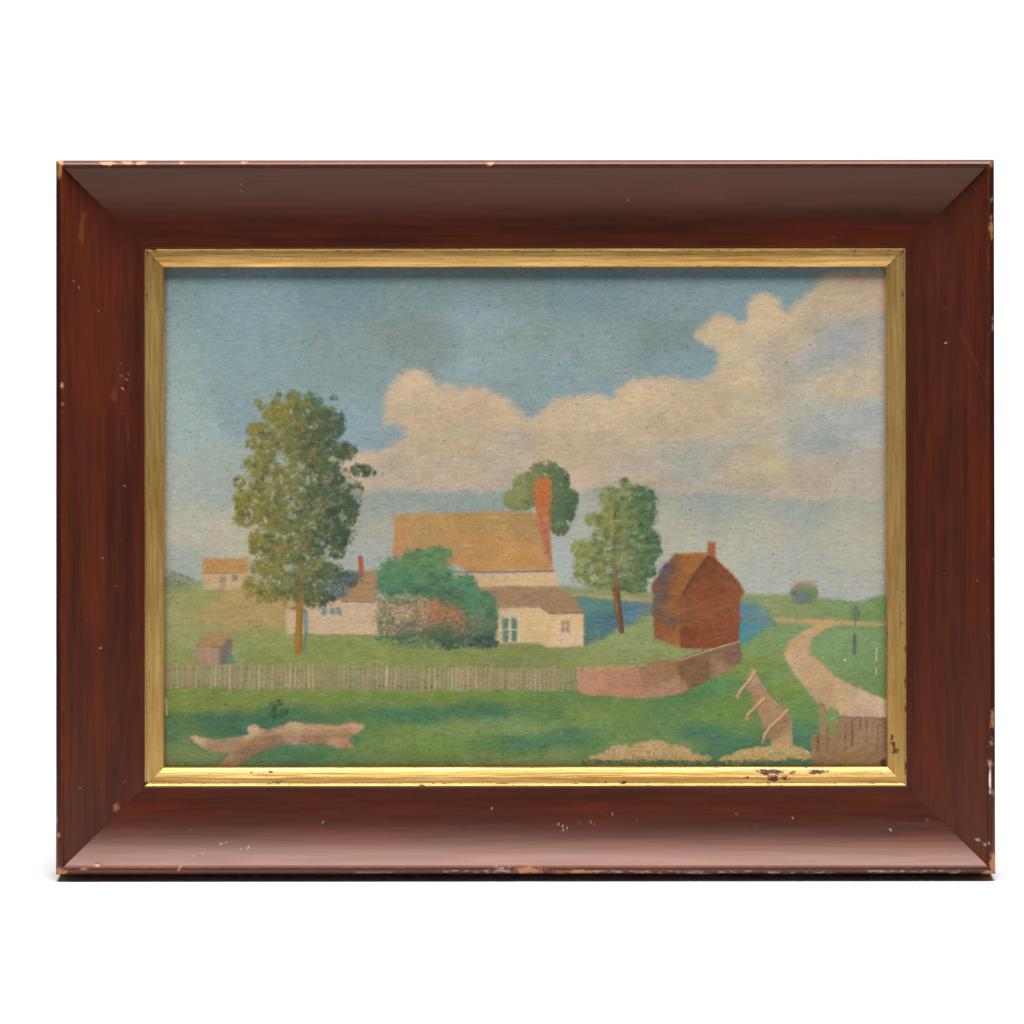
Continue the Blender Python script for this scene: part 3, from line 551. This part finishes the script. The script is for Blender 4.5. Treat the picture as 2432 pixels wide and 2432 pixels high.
# brushwork: short horizontal touches of the local colour
for n_, (y0_, y1_), lx, ly, amp in ((5200, (632, 1420), 13, 3.6, 6.5), (5200, (1380, 1825), 9, 2.8, 8.0)):
    rb = np.random.RandomState(n_ + int(y0_))
    for _ in range(n_):
        bx = rb.uniform(385, 2108); by = rb.uniform(y0_, y1_)
        i_ = int((by - PY0) / ST); j_ = int((bx - PX0) / ST)
        big = rb.uniform(.5, 1.3)
        cc = C[i_, j_] + rb.uniform(-amp, amp) + np.array((rb.uniform(-3, 3), 0, rb.uniform(-3, 3)))
        g_ = C[max(i_ - 3, 0):i_ + 4, max(j_ - 5, 0):j_ + 6].std(axis=(0, 1)).mean()
        if g_ > 9: continue
        dab(bx, by, lx * big, ly * big, rb.uniform(-.25, .12), cc, rb.uniform(.35, .7))
_R, _G, _B = C[..., 0].copy(), C[..., 1].copy(), C[..., 2].copy()
wm = np.clip((_R - _G - 24) / 18, 0, 1); gn = np.clip((_G - _R) / 22, 0, 1) * np.clip((_G - _B - 34) / 20, 0, 1); blu = np.clip((_B - _R - 12) / 30, 0, 1) * np.clip((Y - 1395) / 15, 0, 1)
C[..., 0] += -9 * np.clip((_R - _G - 65) / 30, 0, 1) + 16 * gn + 11 * blu - 3 * wm * (_R > 140)
C[..., 0] += .38 * np.clip(_G - _R - 28, 0, 60) * np.clip((Y - 900) / 50, 0, 1) * (X < 1300) * (Y < 1570)
C[..., 1] += 8 * wm + 7 * blu + 2 * gn
C[..., 2] += -4 * wm - 3 * gn - 9 * blu
# linen weave and dirt grain, stronger in the sky
yy_ = (Y + 1.2 * NY2 * 3 + .04 * X)
weave = np.sin(yy_ * 2 * np.pi / 5.1) * .6 * (.6 + .8 * np.abs(NX)) + vnoise(H, W, 1.6, 5, 201) * .7
grain = rng.randn(H, W).astype(np.float32)
grain = grain * .6 + box(rng.randn(H, W).astype(np.float32), 1) * 1.2
specks = np.clip(fbm(H, W, 3, 4, 301, 2) - .42 - .15 * (NX2 < 0), 0, 1) * 55
C = C * .6 + box(C, 1) * .4
wv2 = vnoise(H, W, 1.35, 8.5, 211) + .35 * vnoise(H, W, 2.2, 2.6, 212) + .4 * vnoise(H, W, 1.3, 22, 215)
C += (weave * 2.6 + grain * 3.6 + wv2 * 5.4 - specks * 1.0 - np.clip(vnoise(H, W, 1.7, 3.0, 213) - .60, 0, 1) * 62 * np.clip(.7 + MOT, 0, 1.5))[..., None]
C[..., 0] += fbm(H, W, 9, 14, 401, 3) * 5; C[..., 2] -= fbm(H, W, 9, 14, 402, 3) * 4
tick = np.clip(vnoise(H, W, 1.2, 2.6, 219) - .58, 0, 1) * 70 * np.clip(.45 + 1.1 * MOT + .5 * HUE, 0, 1.2)  # small highlights glinting on the weave, painted into the colour
C += tick[..., None] * np.array((1.0, 1.0, .92), np.float32)
C = np.clip(C, 8, 250)
relief = relief * .5 + weave * .08 + grain * .05

# ------------------------------------------------------------------ materials
def new_mat(name):
    m = bpy.data.materials.new(name); m.use_nodes = True
    nt = m.node_tree; b = nt.nodes['Principled BSDF']
    return m, nt, b

def attr_mat(name, attr, rough, spec=.5, metal=0.0, bump=.0, bscale=400, coat=0.0, rvar=.1, stretch=(1, 1, 1), detail=3):
    m, nt, b = new_mat(name); N = nt.nodes; Lk = nt.links
    at = N.new('ShaderNodeAttribute'); at.attribute_name = attr
    Lk.new(at.outputs['Color'], b.inputs['Base Color'])
    b.inputs['Specular IOR Level'].default_value = spec; b.inputs['Metallic'].default_value = metal
    b.inputs['Coat Weight'].default_value = coat; b.inputs['Coat Roughness'].default_value = .18
    tc = N.new('ShaderNodeTexCoord'); mp = N.new('ShaderNodeMapping'); mp.inputs['Scale'].default_value = stretch
    ns = N.new('ShaderNodeTexNoise'); ns.inputs['Scale'].default_value = bscale; ns.inputs['Detail'].default_value = detail
    Lk.new(tc.outputs['Object'], mp.inputs['Vector']); Lk.new(mp.outputs['Vector'], ns.inputs['Vector'])
    mr_ = N.new('ShaderNodeMapRange'); mr_.inputs['To Min'].default_value = rough - rvar; mr_.inputs['To Max'].default_value = rough + rvar
    Lk.new(ns.outputs['Fac'], mr_.inputs['Value']); Lk.new(mr_.outputs['Result'], b.inputs['Roughness'])
    if bump:
        bp = N.new('ShaderNodeBump'); bp.inputs['Strength'].default_value = bump; bp.inputs['Distance'].default_value = .0004
        Lk.new(ns.outputs['Fac'], bp.inputs['Height']); Lk.new(bp.outputs['Normal'], b.inputs['Normal'])
    return m

M_paint = attr_mat('oil_paint_on_linen', 'paint', .62, .25, bump=.25, bscale=900)
M_woodH = attr_mat('mahogany_grain_across', 'wood', .38, .60, bump=.10, bscale=260, rvar=.06, stretch=(.06, 1, 1))
M_woodV = attr_mat('mahogany_grain_upright', 'wood', .38, .60, bump=.10, bscale=260, rvar=.06, stretch=(1, 1, .06))
for wm_ in (M_woodH, M_woodV): wm_.node_tree.nodes['Principled BSDF'].inputs['Specular Tint'].default_value = (1.0, .66, .56, 1)
M_goldH = attr_mat('gold_leaf_across', 'wood', .46, .5, metal=1.0, bump=.45, bscale=700, rvar=.10, stretch=(.05, 1, 1))
M_goldV = attr_mat('gold_leaf_upright', 'wood', .42, .5, metal=1.0, bump=.35, bscale=700, rvar=.10, stretch=(1, 1, .05))
for gm in (M_goldH, M_goldV):      # lost leaf shows bare bole: attribute alpha drives the metal
    nt = gm.node_tree; at = [n for n in nt.nodes if n.type == 'ATTRIBUTE'][0]
    nt.links.new(at.outputs['Alpha'], nt.nodes['Principled BSDF'].inputs['Metallic'])
M_white, nt, b = new_mat('white_seamless_paper'); b.inputs['Roughness'].default_value = .9; b.inputs['Specular IOR Level'].default_value = .1
ns = nt.nodes.new('ShaderNodeTexNoise'); ns.inputs['Scale'].default_value = 6
rp = nt.nodes.new('ShaderNodeValToRGB'); rp.color_ramp.elements[0].color = (.81, .805, .80, 1); rp.color_ramp.elements[1].color = (.84, .838, .83, 1)
nt.links.new(ns.outputs['Fac'], rp.inputs['Fac']); nt.links.new(rp.outputs['Color'], b.inputs['Base Color'])
M_back, nt, b = new_mat('brown_backing_card'); b.inputs['Roughness'].default_value = .85
ns = nt.nodes.new('ShaderNodeTexNoise'); ns.inputs['Scale'].default_value = 40
rp = nt.nodes.new('ShaderNodeValToRGB'); rp.color_ramp.elements[0].color = (.10, .07, .045, 1); rp.color_ramp.elements[1].color = (.15, .11, .07, 1)
nt.links.new(ns.outputs['Fac'], rp.inputs['Fac']); nt.links.new(rp.outputs['Color'], b.inputs['Base Color'])

# ------------------------------------------------------------------ mesh builders
def grid_mesh(name, P, col, attr, mat, parent, closed=False, label=None, smooth=True):
    """P: rows x cols x 3 array of points -> one mesh; col: rows x cols x 4 linear colours"""
    h, w = P.shape[:2]
    idx = np.arange(h * w).reshape(h, w)
    a = idx[:-1, :-1]; b_ = idx[:-1, 1:]; c = idx[1:, 1:]; d = idx[1:, :-1]
    F = np.stack([a, b_, c, d], -1).reshape(-1, 4)
    if closed:
        a = idx[-1, :-1]; b_ = idx[-1, 1:]; c = idx[0, 1:]; d = idx[0, :-1]
        F = np.concatenate([F, np.stack([a, b_, c, d], -1)])
    me = bpy.data.meshes.new(name)
    me.vertices.add(h * w); me.vertices.foreach_set('co', P.reshape(-1).astype(np.float32))
    n = len(F)
    me.loops.add(n * 4); me.loops.foreach_set('vertex_index', F.reshape(-1).astype(np.int32))
    me.polygons.add(n); me.polygons.foreach_set('loop_start', (np.arange(n) * 4).astype(np.int32))
    me.update(calc_edges=True)
    me.polygons.foreach_set('use_smooth', np.full(n, smooth))
    if col is not None:
        at = me.color_attributes.new(attr, 'FLOAT_COLOR', 'POINT')
        at.data.foreach_set('color', col.reshape(-1).astype(np.float32))
    me.materials.append(mat); me.validate()
    o = bpy.data.objects.new(name, me); COL.objects.link(o)
    if parent: o.parent = parent
    if label: o['label'] = label
    return o

LEAN = 7.0; DF = 152.0                       # lean of the frame, depth of the moulding in units
root = bpy.data.objects.new('framed_painting', None); COL.objects.link(root)
root.empty_display_size = .05
root['label'] = 'framed oil painting of a farmhouse and trees in a worn dark wood frame'
root['category'] = 'painting'
root.rotation_euler = (R(-LEAN), 0, 0)

# frame edges in units (x right, z up from the lower edge); image centre is at x = 0
XL, XR, ZB, ZT = 131.5 - 1216, 2362.0 - 1216, 0.0, 2076.0 - 378.5
ZC = 2076.0 - 1216
root_x = 0.0

def arc(p0, p1, bulge, n=6):
    (a0, b0), (a1, b1) = p0, p1
    out = []
    for i in range(1, n + 1):
        t = i / n; s = math.sin(math.pi * t) * bulge
        nx_, ny_ = -(b1 - b0), (a1 - a0); L = math.hypot(nx_, ny_)
        out.append((a0 + (a1 - a0) * t + nx_ / L * s, b0 + (b1 - b0) * t + ny_ / L * s))
    return out

def densify(pts, step):
    out = [pts[0]]
    for p, q in zip(pts[:-1], pts[1:]):
        n = max(1, int(math.hypot(q[0]-p[0], q[1]-p[1]) / step))
        for i in range(1, n + 1): out.append((p[0]+(q[0]-p[0])*i/n, p[1]+(q[1]-p[1])*i/n))
    return out

prof = [(0, 0), (0, 134)]
prof += arc((0, 134), (9, 150), 2.2, 6)
prof += [(11, 151.6), (13, 152), (16.5, 152), (18.0, 151.2), (18.6, 148)]
for i in range(1, 41):
    t = i / 40.0
    prof.append((18.6 + (204.5 - 18.6) * t, 79 + 68.0 * (1 - t) ** 2.15))
prof = prof[:-1] + [(204.1, 79.0), (204.5, 78.5), (204.6, 70), (212, 66)]
wood_prof = densify(prof, 2.6) + [(212, 30), (212, 0)]
sp = [(203, 62), (204.8, 76)] + arc((204.8, 76), (209.5, 75), 1.3, 5) + [(210.3, 71.5), (211.2, 70.6)]
sp += [(226, 67.4), (238, 63.3), (246, 59.6)] + arc((246, 59.6), (250.5, 51.6), 1.2, 5)
slip_prof = densify(sp, 1.6) + [(250.5, 44)]

def rail(name, side, pr, mat, colf, label, step=2.6, gap=0.25):
    pr = np.array(pr, np.float32); u = pr[:, 0]; h = pr[:, 1]
    if side in 'TB': L0, L1 = XL, XR
    else: L0, L1 = ZB, ZT
    n = int((L1 - L0) / step)
    s = np.linspace(0, 1, n, dtype=np.float32)
    S = (L0 + u[:, None] + gap) + (L1 - L0 - 2 * u[:, None] - 2 * gap) * s[None, :]
    U = np.repeat(u[:, None], n, 1); Hh = np.repeat(h[:, None], n, 1)
    col, dz = colf(side, S, U, Hh)
    Hh = Hh + dz
    P = np.zeros(S.shape + (3,), np.float32)
    if side == 'T': P[..., 0] = S; P[..., 2] = ZT - U
    if side == 'B': P[..., 0] = S; P[..., 2] = ZB + U
    if side == 'L': P[..., 0] = XL + U; P[..., 2] = S
    if side == 'R': P[..., 0] = XR - U; P[..., 2] = S
    P[..., 1] = -Hh
    P *= MM
    if side in 'TR': P = P[:, ::-1]; col = col[:, ::-1]
    if side == 'R': P = P[:, ::-1]; col = col[:, ::-1]
    if side == 'L': P = P[:, ::-1]; col = col[:, ::-1]
    return grid_mesh(name, P, col, 'wood', mat, root, True, label)

# wear marks: (side, image x, image y, half length x, half height y, kind, seed)
CH = [('T',137,385,12,10,'chip'),('L',141,400,7,22,'chip'),('T',255,386,20,4,'chip'),('T',300,386,14,4,'chip'),('T',338,386,14,4,'chip'),('T',1166,389,9,3.5,'chip'),('T',432,387,6,3,'chip'),('T',580,386,8,2,'chip'),
 ('R',2354,388,7,10,'chip'),('R',2354,545,4.5,30,'chip'),('R',2356,475,3,18,'scuff'),('R',2357,768,2.5,24,'scuff'),('B',146,2069,12,8,'chip'),('L',139,2066,7,10,'chip'),
 ('L',133,1945,3,8,'chipf'),('L',140,1982,4,5,'chip'),('L',148,912,4,7,'chip'),('L',150,958,3,5,'chipf'),('L',265,935,7,16,'faint'),('L',194,508,7,9,'faint'),('L',190,545,6,34,'faint'),('L',271,1921,8,9,'chipf'),
 ('B',1255,2066,36,7,'chip'),('B',1385,2069,36,4,'chip'),('B',1325,2071,16,5,'chipf'),('B',1170,2068,60,4,'scuff'),('B',1075,2067,34,3.5,'scuff'),('B',1560,2070,40,4,'scuff'),('B',1640,2072,60,4,'scuff'),('B',1190,2060,16,6,'scuff'),
 ('B',1460,2069,50,3,'scuff'),('B',2105,2069,18,3,'scuff'),('B',2080,2069,60,3,'scuff'),('B',2180,2068,60,3,'scuff'),('B',2262,2070,12,5,'scuff'),('B',1890,2072,90,3,'scuff'),('B',1760,2070,50,3,'scuff'),('B',900,2070,50,2.5,'scuff'),
 ('B',231,2053,7,4,'chip'),('B',200,2062,8,3,'chip'),('B',426,2061,6,5,'chip'),('R',2354,1708,6,22,'chip'),('R',2352,1755,4,16,'scuff'),('R',2348,1850,3,34,'scuffb'),('R',2349,1815,6,12,'scuff'),('R',2352,1888,5,14,'scuff'),
 ('R',2353,2056,8,26,'chip'),('B',2346,2072,14,6,'chip'),('R',2320,1995,6,2.5,'fleck'),('R',2336,2006,4,2.5,'fleck'),('R',2345,2002,3,2.5,'fleck'),('R',2251,813,1.6,3,'fleck'),('R',2248,731,3,1.5,'fleckd'),
 ('T',1982,558,6,1.4,'fleckd'),('L',287,2140,1,1,'fleck'),('B',2204,1952,3,3,'fleckd'),('B',2116,1975,3,3,'fleck'),('T',1265,445,4,2.5,'dark')]
r2 = np.random.RandomState(5)
for cx_, cy_, n_, sx_, sy_, sd in ((1335,1965,16,18,9,'B'),(1380,1955,8,25,8,'B'),(285,900,14,14,60,'L'),(270,1160,9,25,60,'L'),(290,1300,9,40,60,'L'),(280,1800,12,10,45,'L'),(220,1900,6,50,60,'L'),(460,2000,14,60,30,'B'),(560,2010,10,50,14,'B'),
                                   (700,1960,8,80,30,'B'),(1180,1922,8,60,25,'B'),(1480,1930,8,60,25,'B'),(1800,1960,8,140,30,'B'),(2340,1340,6,12,60,'R'),(2230,1230,6,50,150,'R'),(2290,1700,6,40,100,'R'),(200,700,6,50,100,'L'),(1500,470,5,300,40,'T'),(600,450,5,200,40,'T'),(260,1500,8,50,80,'L')):
    for _ in range(int(n_ * .5)):
        rr_ = r2.uniform(1.0, 1.8)
        CH.append((sd, cx_ + r2.randn() * sx_ * .6, cy_ + r2.randn() * sy_ * .6, rr_, rr_ * r2.uniform(.7, 1.3), 'fleck' if r2.rand() < .65 else 'fleckd'))
SCR = [('R', (2277, 770), (2345, 920)), ('R', (2296, 800), (2320, 870)), ('L', (236, 1848), (238, 1868)), ('L', (268, 1690), (262, 1720)), ('B', (357, 1962), (369, 1973)), ('L', (292, 1000), (300, 1045)), ('L', (175, 560), (200, 545))]
CHC = {'chip': (164,106,66), 'chipf': (126,76,48), 'faint': (112,66,34), 'scuff': (150,134,122), 'scuffb': (214,204,196), 'fleck': (205,178,156), 'fleckd': (150,112,92), 'dark': (40,18,14)}

def mark(IX, IY, cx, cy, rx, ry, nz):
    return np.clip((1.15 - np.sqrt(((IX - cx) / rx) ** 2 + ((IY - cy) / ry) ** 2) + .75 * nz) * 2.2, 0, 1)

def wood_col(side, S, U, Hh):
    h, w = S.shape
    k = {'T': 0, 'B': 1, 'L': 2, 'R': 3}[side]
    long_ = fbm(h, w, 7, 260, 500 + k, 4) ; fine = fbm(h, w, 1.3, 46, 520 + k, 2); patch = fbm(h, w, 30, 90, 540 + k, 3); pores = vnoise(h, w, 1.0, 14, 560 + k)
    base = s2l((70, 26, 12)); red = s2l((82, 29, 11)); dark = s2l((51, 19, 9))
    t = np.clip(.55 + .75 * long_ + .55 * fine, 0, 1)[..., None]; q = np.clip(.45 + .8 * patch, 0, 1)[..., None]
    c = dark * (1 - t) + (base * (1 - q) + red * q) * t
    c = c * (1 - .2 * np.clip(pores - .2, 0, 1))[..., None]
    if side == 'T': IX, IY = S + 1216, 378.5 + U
    if side == 'B': IX, IY = S + 1216, 2076 - U
    if side == 'L': IX, IY = 131.5 + U, 2076 - S
    if side == 'R': IX, IY = 2362 - U, 2076 - S
    front = (Hh > 60).astype(np.float32)
    nz = fbm(h, w, 2.5, 3.5, 580 + k, 3); dz = np.zeros_like(S)
    for sd, cx, cy, rx, ry, kind in CH:
        if sd != side: continue
        dzx = abs(cx - 1216) * 0; m = mark(IX, IY, cx, cy, max(rx, 1.2), max(ry, 1.2), nz if rx > 3 or ry > 3 else nz * .3) * front
        if kind == 'scuff': m = m * np.clip(.2 + 1.6 * nz, 0, .6)
        if kind == 'faint': m = m * .35
        if kind == 'fleck': m = m * .5
        if kind == 'fleckd': m = m * .3
        cc = s2l(CHC[kind]) * 1.1
        c = c * (1 - m[..., None]) + cc * m[..., None]
        if kind in ('chip', 'chipf'): dz -= m * 1.2
    for sd, p, q_ in SCR:
        if sd != side: continue
        (x1, y1), (x2, y2) = p, q_
        L = (x2-x1)**2 + (y2-y1)**2; tt = np.clip(((IX-x1)*(x2-x1) + (IY-y1)*(y2-y1)) / L, 0, 1)
        d = np.hypot(IX - x1 - tt*(x2-x1), IY - y1 - tt*(y2-y1))
        m = np.clip(1.9 - d, 0, 1) * front * .08
        c = c * (1 - m[..., None]) + s2l((150, 96, 60)) * m[..., None]
    # rubbed arris
    ar = np.exp(-((U - 17.5) / 1.6) ** 2) * (Hh > 140) * np.clip(nz * 1.6 - .15, 0, 1)
    c = c * (1 - .4 * ar[..., None]) + s2l((150, 84, 52)) * .4 * ar[..., None]
    out = np.ones(S.shape + (4,), np.float32); out[..., :3] = c
    return out, dz

GCH = [('B',1826,1834,34,7),('B',1812,1830,12,4),('B',1880,1836,9,4),('B',1940,1834,24,5),('B',1836,1850,15,7),('B',1862,1848,8,4),('B',1480,1858,9,4),('B',1437,1857,3,4),('B',660,1856,14,2),('B',595,1834,4,3),('B',642,1833,5,3),('B',1772,1847,6,2.5),('B',1868,1852,14,2),('B',1000,1864,8,2),
       ('R',2118,1753,4,8),('R',2120,1764,6,4),('R',2122,1776,4,9),('R',2124,1786,7,5),('R',2128,1781,4,4),('R',2140,1480,2,8),('R',2144,700,2,8),('L',345,1860,6,6),('L',346,700,3,6),('L',368,640,1.5,6),('T',360,590,10,2),('T',1490,600,1,8),('T',2030,598,1,5),('T',2110,605,1,6),('R',2148,1680,1.6,10),('R',2148,1620,1.6,14),('R',2148,1820,1.6,20),('R',2148,1540,1.6,12)]
def gold_col(side, S, U, Hh):
    h, w = S.shape
    k = {'T': 0, 'B': 1, 'L': 2, 'R': 3}[side]
    long_ = fbm(h, w, 3, 90, 600 + k, 4); patch = fbm(h, w, 30, 160, 640 + k, 3); fine = vnoise(h, w, 1.2, 26, 660 + k)
    t = np.clip(.55 + .5 * long_ + .45 * patch + .25 * fine, 0, 1)[..., None]
    hi = s2l((226, 186, 116)); lo = s2l((190, 146, 78))
    c = lo * (1 - t) + hi * t
    met = np.ones_like(S) * .93
    if side == 'T': IX, IY = S * .9935 + 1216, 378.5 + 849 - (849 - U) * .9935
    if side == 'B': IX, IY = S * .9935 + 1216, 2076 - 849 + (849 - U) * .9935
    if side == 'L': IX, IY = 1216 + (XL + U) * .9935, 1227 - (S - 849) * .9935
    if side == 'R': IX, IY = 1216 + (XR - U) * .9935, 1227 - (S - 849) * .9935
    nz = fbm(h, w, 2.2, 2.8, 680 + k, 3); m = np.zeros_like(S)
    for sd, cx, cy, rx, ry in GCH:
        if sd != side: continue
        m = np.maximum(m, mark(IX, IY, cx, cy, rx, ry, nz * 1.2))
    rub = np.clip(fbm(h, w, 1.6, 9, 690 + k, 2) - .46, 0, 1) * 3.0 * ((U < 212) | (U > 247)) + np.clip(fbm(h, w, 1.5, 3, 700 + k, 2) - .60, 0, 1) * 3.0
    line = np.exp(-((U - 210.6) / .8) ** 2) * .55 * np.clip(.6 + nz, 0, 1)
    m = np.clip(m + rub + line, 0, 1)
    c = c * (1 - m[..., None]) + s2l((74, 28, 20)) * m[..., None]
    out = np.ones(S.shape + (4,), np.float32); out[..., :3] = c; out[..., 3] = met * (1 - m)
    return out, -m * .3

for side, nm, mt, lb in (('T','frame_rail',M_woodH,'upper mahogany rail, dark in its hollow, with pale chips on its lip near the left corner'),
                         ('B','frame_rail',M_woodH,'lower mahogany rail with a broad pinkish sheen and scuffed lip'),
                         ('L','frame_rail',M_woodV,'left mahogany rail sprinkled with tiny pale paint flecks'),
                         ('R','frame_rail',M_woodV,'right mahogany rail with white scuffs and bare wood chips on its outer edge')):
    rail(nm, side, wood_prof, mt, wood_col, lb)
for side, mt, lb in (('T',M_goldH,'bright upper gold slip'),('B',M_goldH,'lower gold slip with flaked dark red patches near the right'),
                     ('L',M_goldV,'left gold slip, duller brown gold'),('R',M_goldV,'right gold slip, dullest, with a dark flaked mark near the bottom')):
    rail('gilt_slip', side, slip_prof, mt, gold_col, lb, step=1.8)

# canvas: real size behind the slip, gently slack with a stretcher-bar ridge along the top
HC = 38.0; SCL = 1.0098
P = np.zeros((H, W, 3), np.float32)
P[..., 0] = (X - 1216) * SCL; P[..., 2] = ZC - (Y - 1216) * SCL
fade = lambda d, s_: np.exp(-np.maximum(d, 0) / s_)
P[..., 1] = -(HC + relief * .5 + 2.2 * (vnoise(H, W, 160, 220, 900)) * .5)
P *= MM
colr = np.ones((H, W, 4), np.float32); colr[..., :3] = s2l(C) * K
canvas = grid_mesh('canvas', P[::-1], colr[::-1], 'paint', M_paint, root, False,
                   'old oil landscape on linen: red barn, white farmhouse with tan roof, tall trees, fence and winding road under clouds')

# stretcher and backing card behind
def boxmesh(name, x0, x1, y0, y1, z0, z1, mat, label=None):
    me = bpy.data.meshes.new(name)
    v = [(x*MM, y*MM, z*MM) for x in (x0, x1) for y in (y0, y1) for z in (z0, z1)]
    f = [(0,1,3,2),(4,6,7,5),(0,4,5,1),(2,3,7,6),(0,2,6,4),(1,5,7,3)]
    me.from_pydata(v, [], f); me.update(); me.materials.append(mat)
    o = bpy.data.objects.new(name, me); COL.objects.link(o); o.parent = root
    if label: o['label'] = label
    return o
boxmesh('backing_board', XL + 214, XR - 214, -26, -14, ZB + 214, ZT - 214, M_back)

# ------------------------------------------------------------------ white seamless backdrop
pr = [(-0.74, -0.30), (-0.74, -0.012), (-0.735, -0.004), (-0.725, 0.0)]
pr += [(y, 0.0) for y in np.linspace(-0.70, 0.45, 24)]
for i in range(1, 17):
    t = i / 16 * math.pi / 2
    pr.append((0.45 + .35 * math.sin(t), .35 - .35 * math.cos(t)))
pr += [(0.80, z) for z in np.linspace(.4, 1.5, 12)]
xs_ = np.linspace(-0.55, 0.55, 27)
Pb = np.zeros((len(pr), len(xs_), 3), np.float32)
for i, (y_b, z_b) in enumerate(pr):
    Pb[i, :, 0] = xs_; Pb[i, :, 1] = y_b; Pb[i, :, 2] = z_b
bd = grid_mesh('backdrop', Pb, None, '', M_white, None, False)
bd['kind'] = 'structure'; bd['label'] = 'seamless white paper surface sweeping up behind the framed painting'

# ------------------------------------------------------------------ camera
a = R(-LEAN); D = 2.5
py_, pz_ = -140 * MM, ZC * MM
Pw = (0.0, py_ * math.cos(a) - pz_ * math.sin(a), py_ * math.sin(a) + pz_ * math.cos(a))
pitch = R(LEAN - 0.6)
cd = bpy.data.cameras.new('camera'); cam = bpy.data.objects.new('camera', cd); COL.objects.link(cam)
cam.location = (Pw[0], Pw[1] - D * math.cos(pitch), Pw[2] + D * math.sin(pitch))
cam.rotation_mode = 'XYZ'
cam.rotation_euler = (R(90) - pitch, R(0.05), 0)
cd.sensor_width = 36; cd.lens = 36 * D / (2432 * MM); cd.clip_start = .05; cd.clip_end = 50
scene.camera = cam

# ------------------------------------------------------------------ lights
def area(name, loc, target, sx, sy, power, col=(1, 1, 1)):
    l = bpy.data.lights.new(name, 'AREA'); l.shape = 'RECTANGLE'; l.size = sx; l.size_y = sy; l.energy = power; l.color = col
    o = bpy.data.objects.new(name, l); COL.objects.link(o); o.location = loc
    from mathutils import Vector
    o.rotation_euler = (Vector(target) - Vector(loc)).to_track_quat('-Z', 'Y').to_euler()
    return o
area('overhead_softbox', (0.05, -0.38, 1.55), (0.01, -0.05, 0.10), 1.5, .56, 46.0, (1, .985, .97))
area('background_lamp', (0.0, 0.10, 1.35), (0, .80, .35), 1.8, .3, 14.0)
w = bpy.data.worlds.new('World'); scene.world = w; w.use_nodes = True
bg = w.node_tree.nodes['Background']; bg.inputs[0].default_value = (.93, .96, 1.0, 1); bg.inputs[1].default_value = .06

scene.render.engine = 'CYCLES'
vs = scene.view_settings; vs.view_transform = 'Standard'; vs.look = 'None'; vs.exposure = 0; vs.gamma = 1
scene.render.resolution_x = 1024; scene.render.resolution_y = 1024
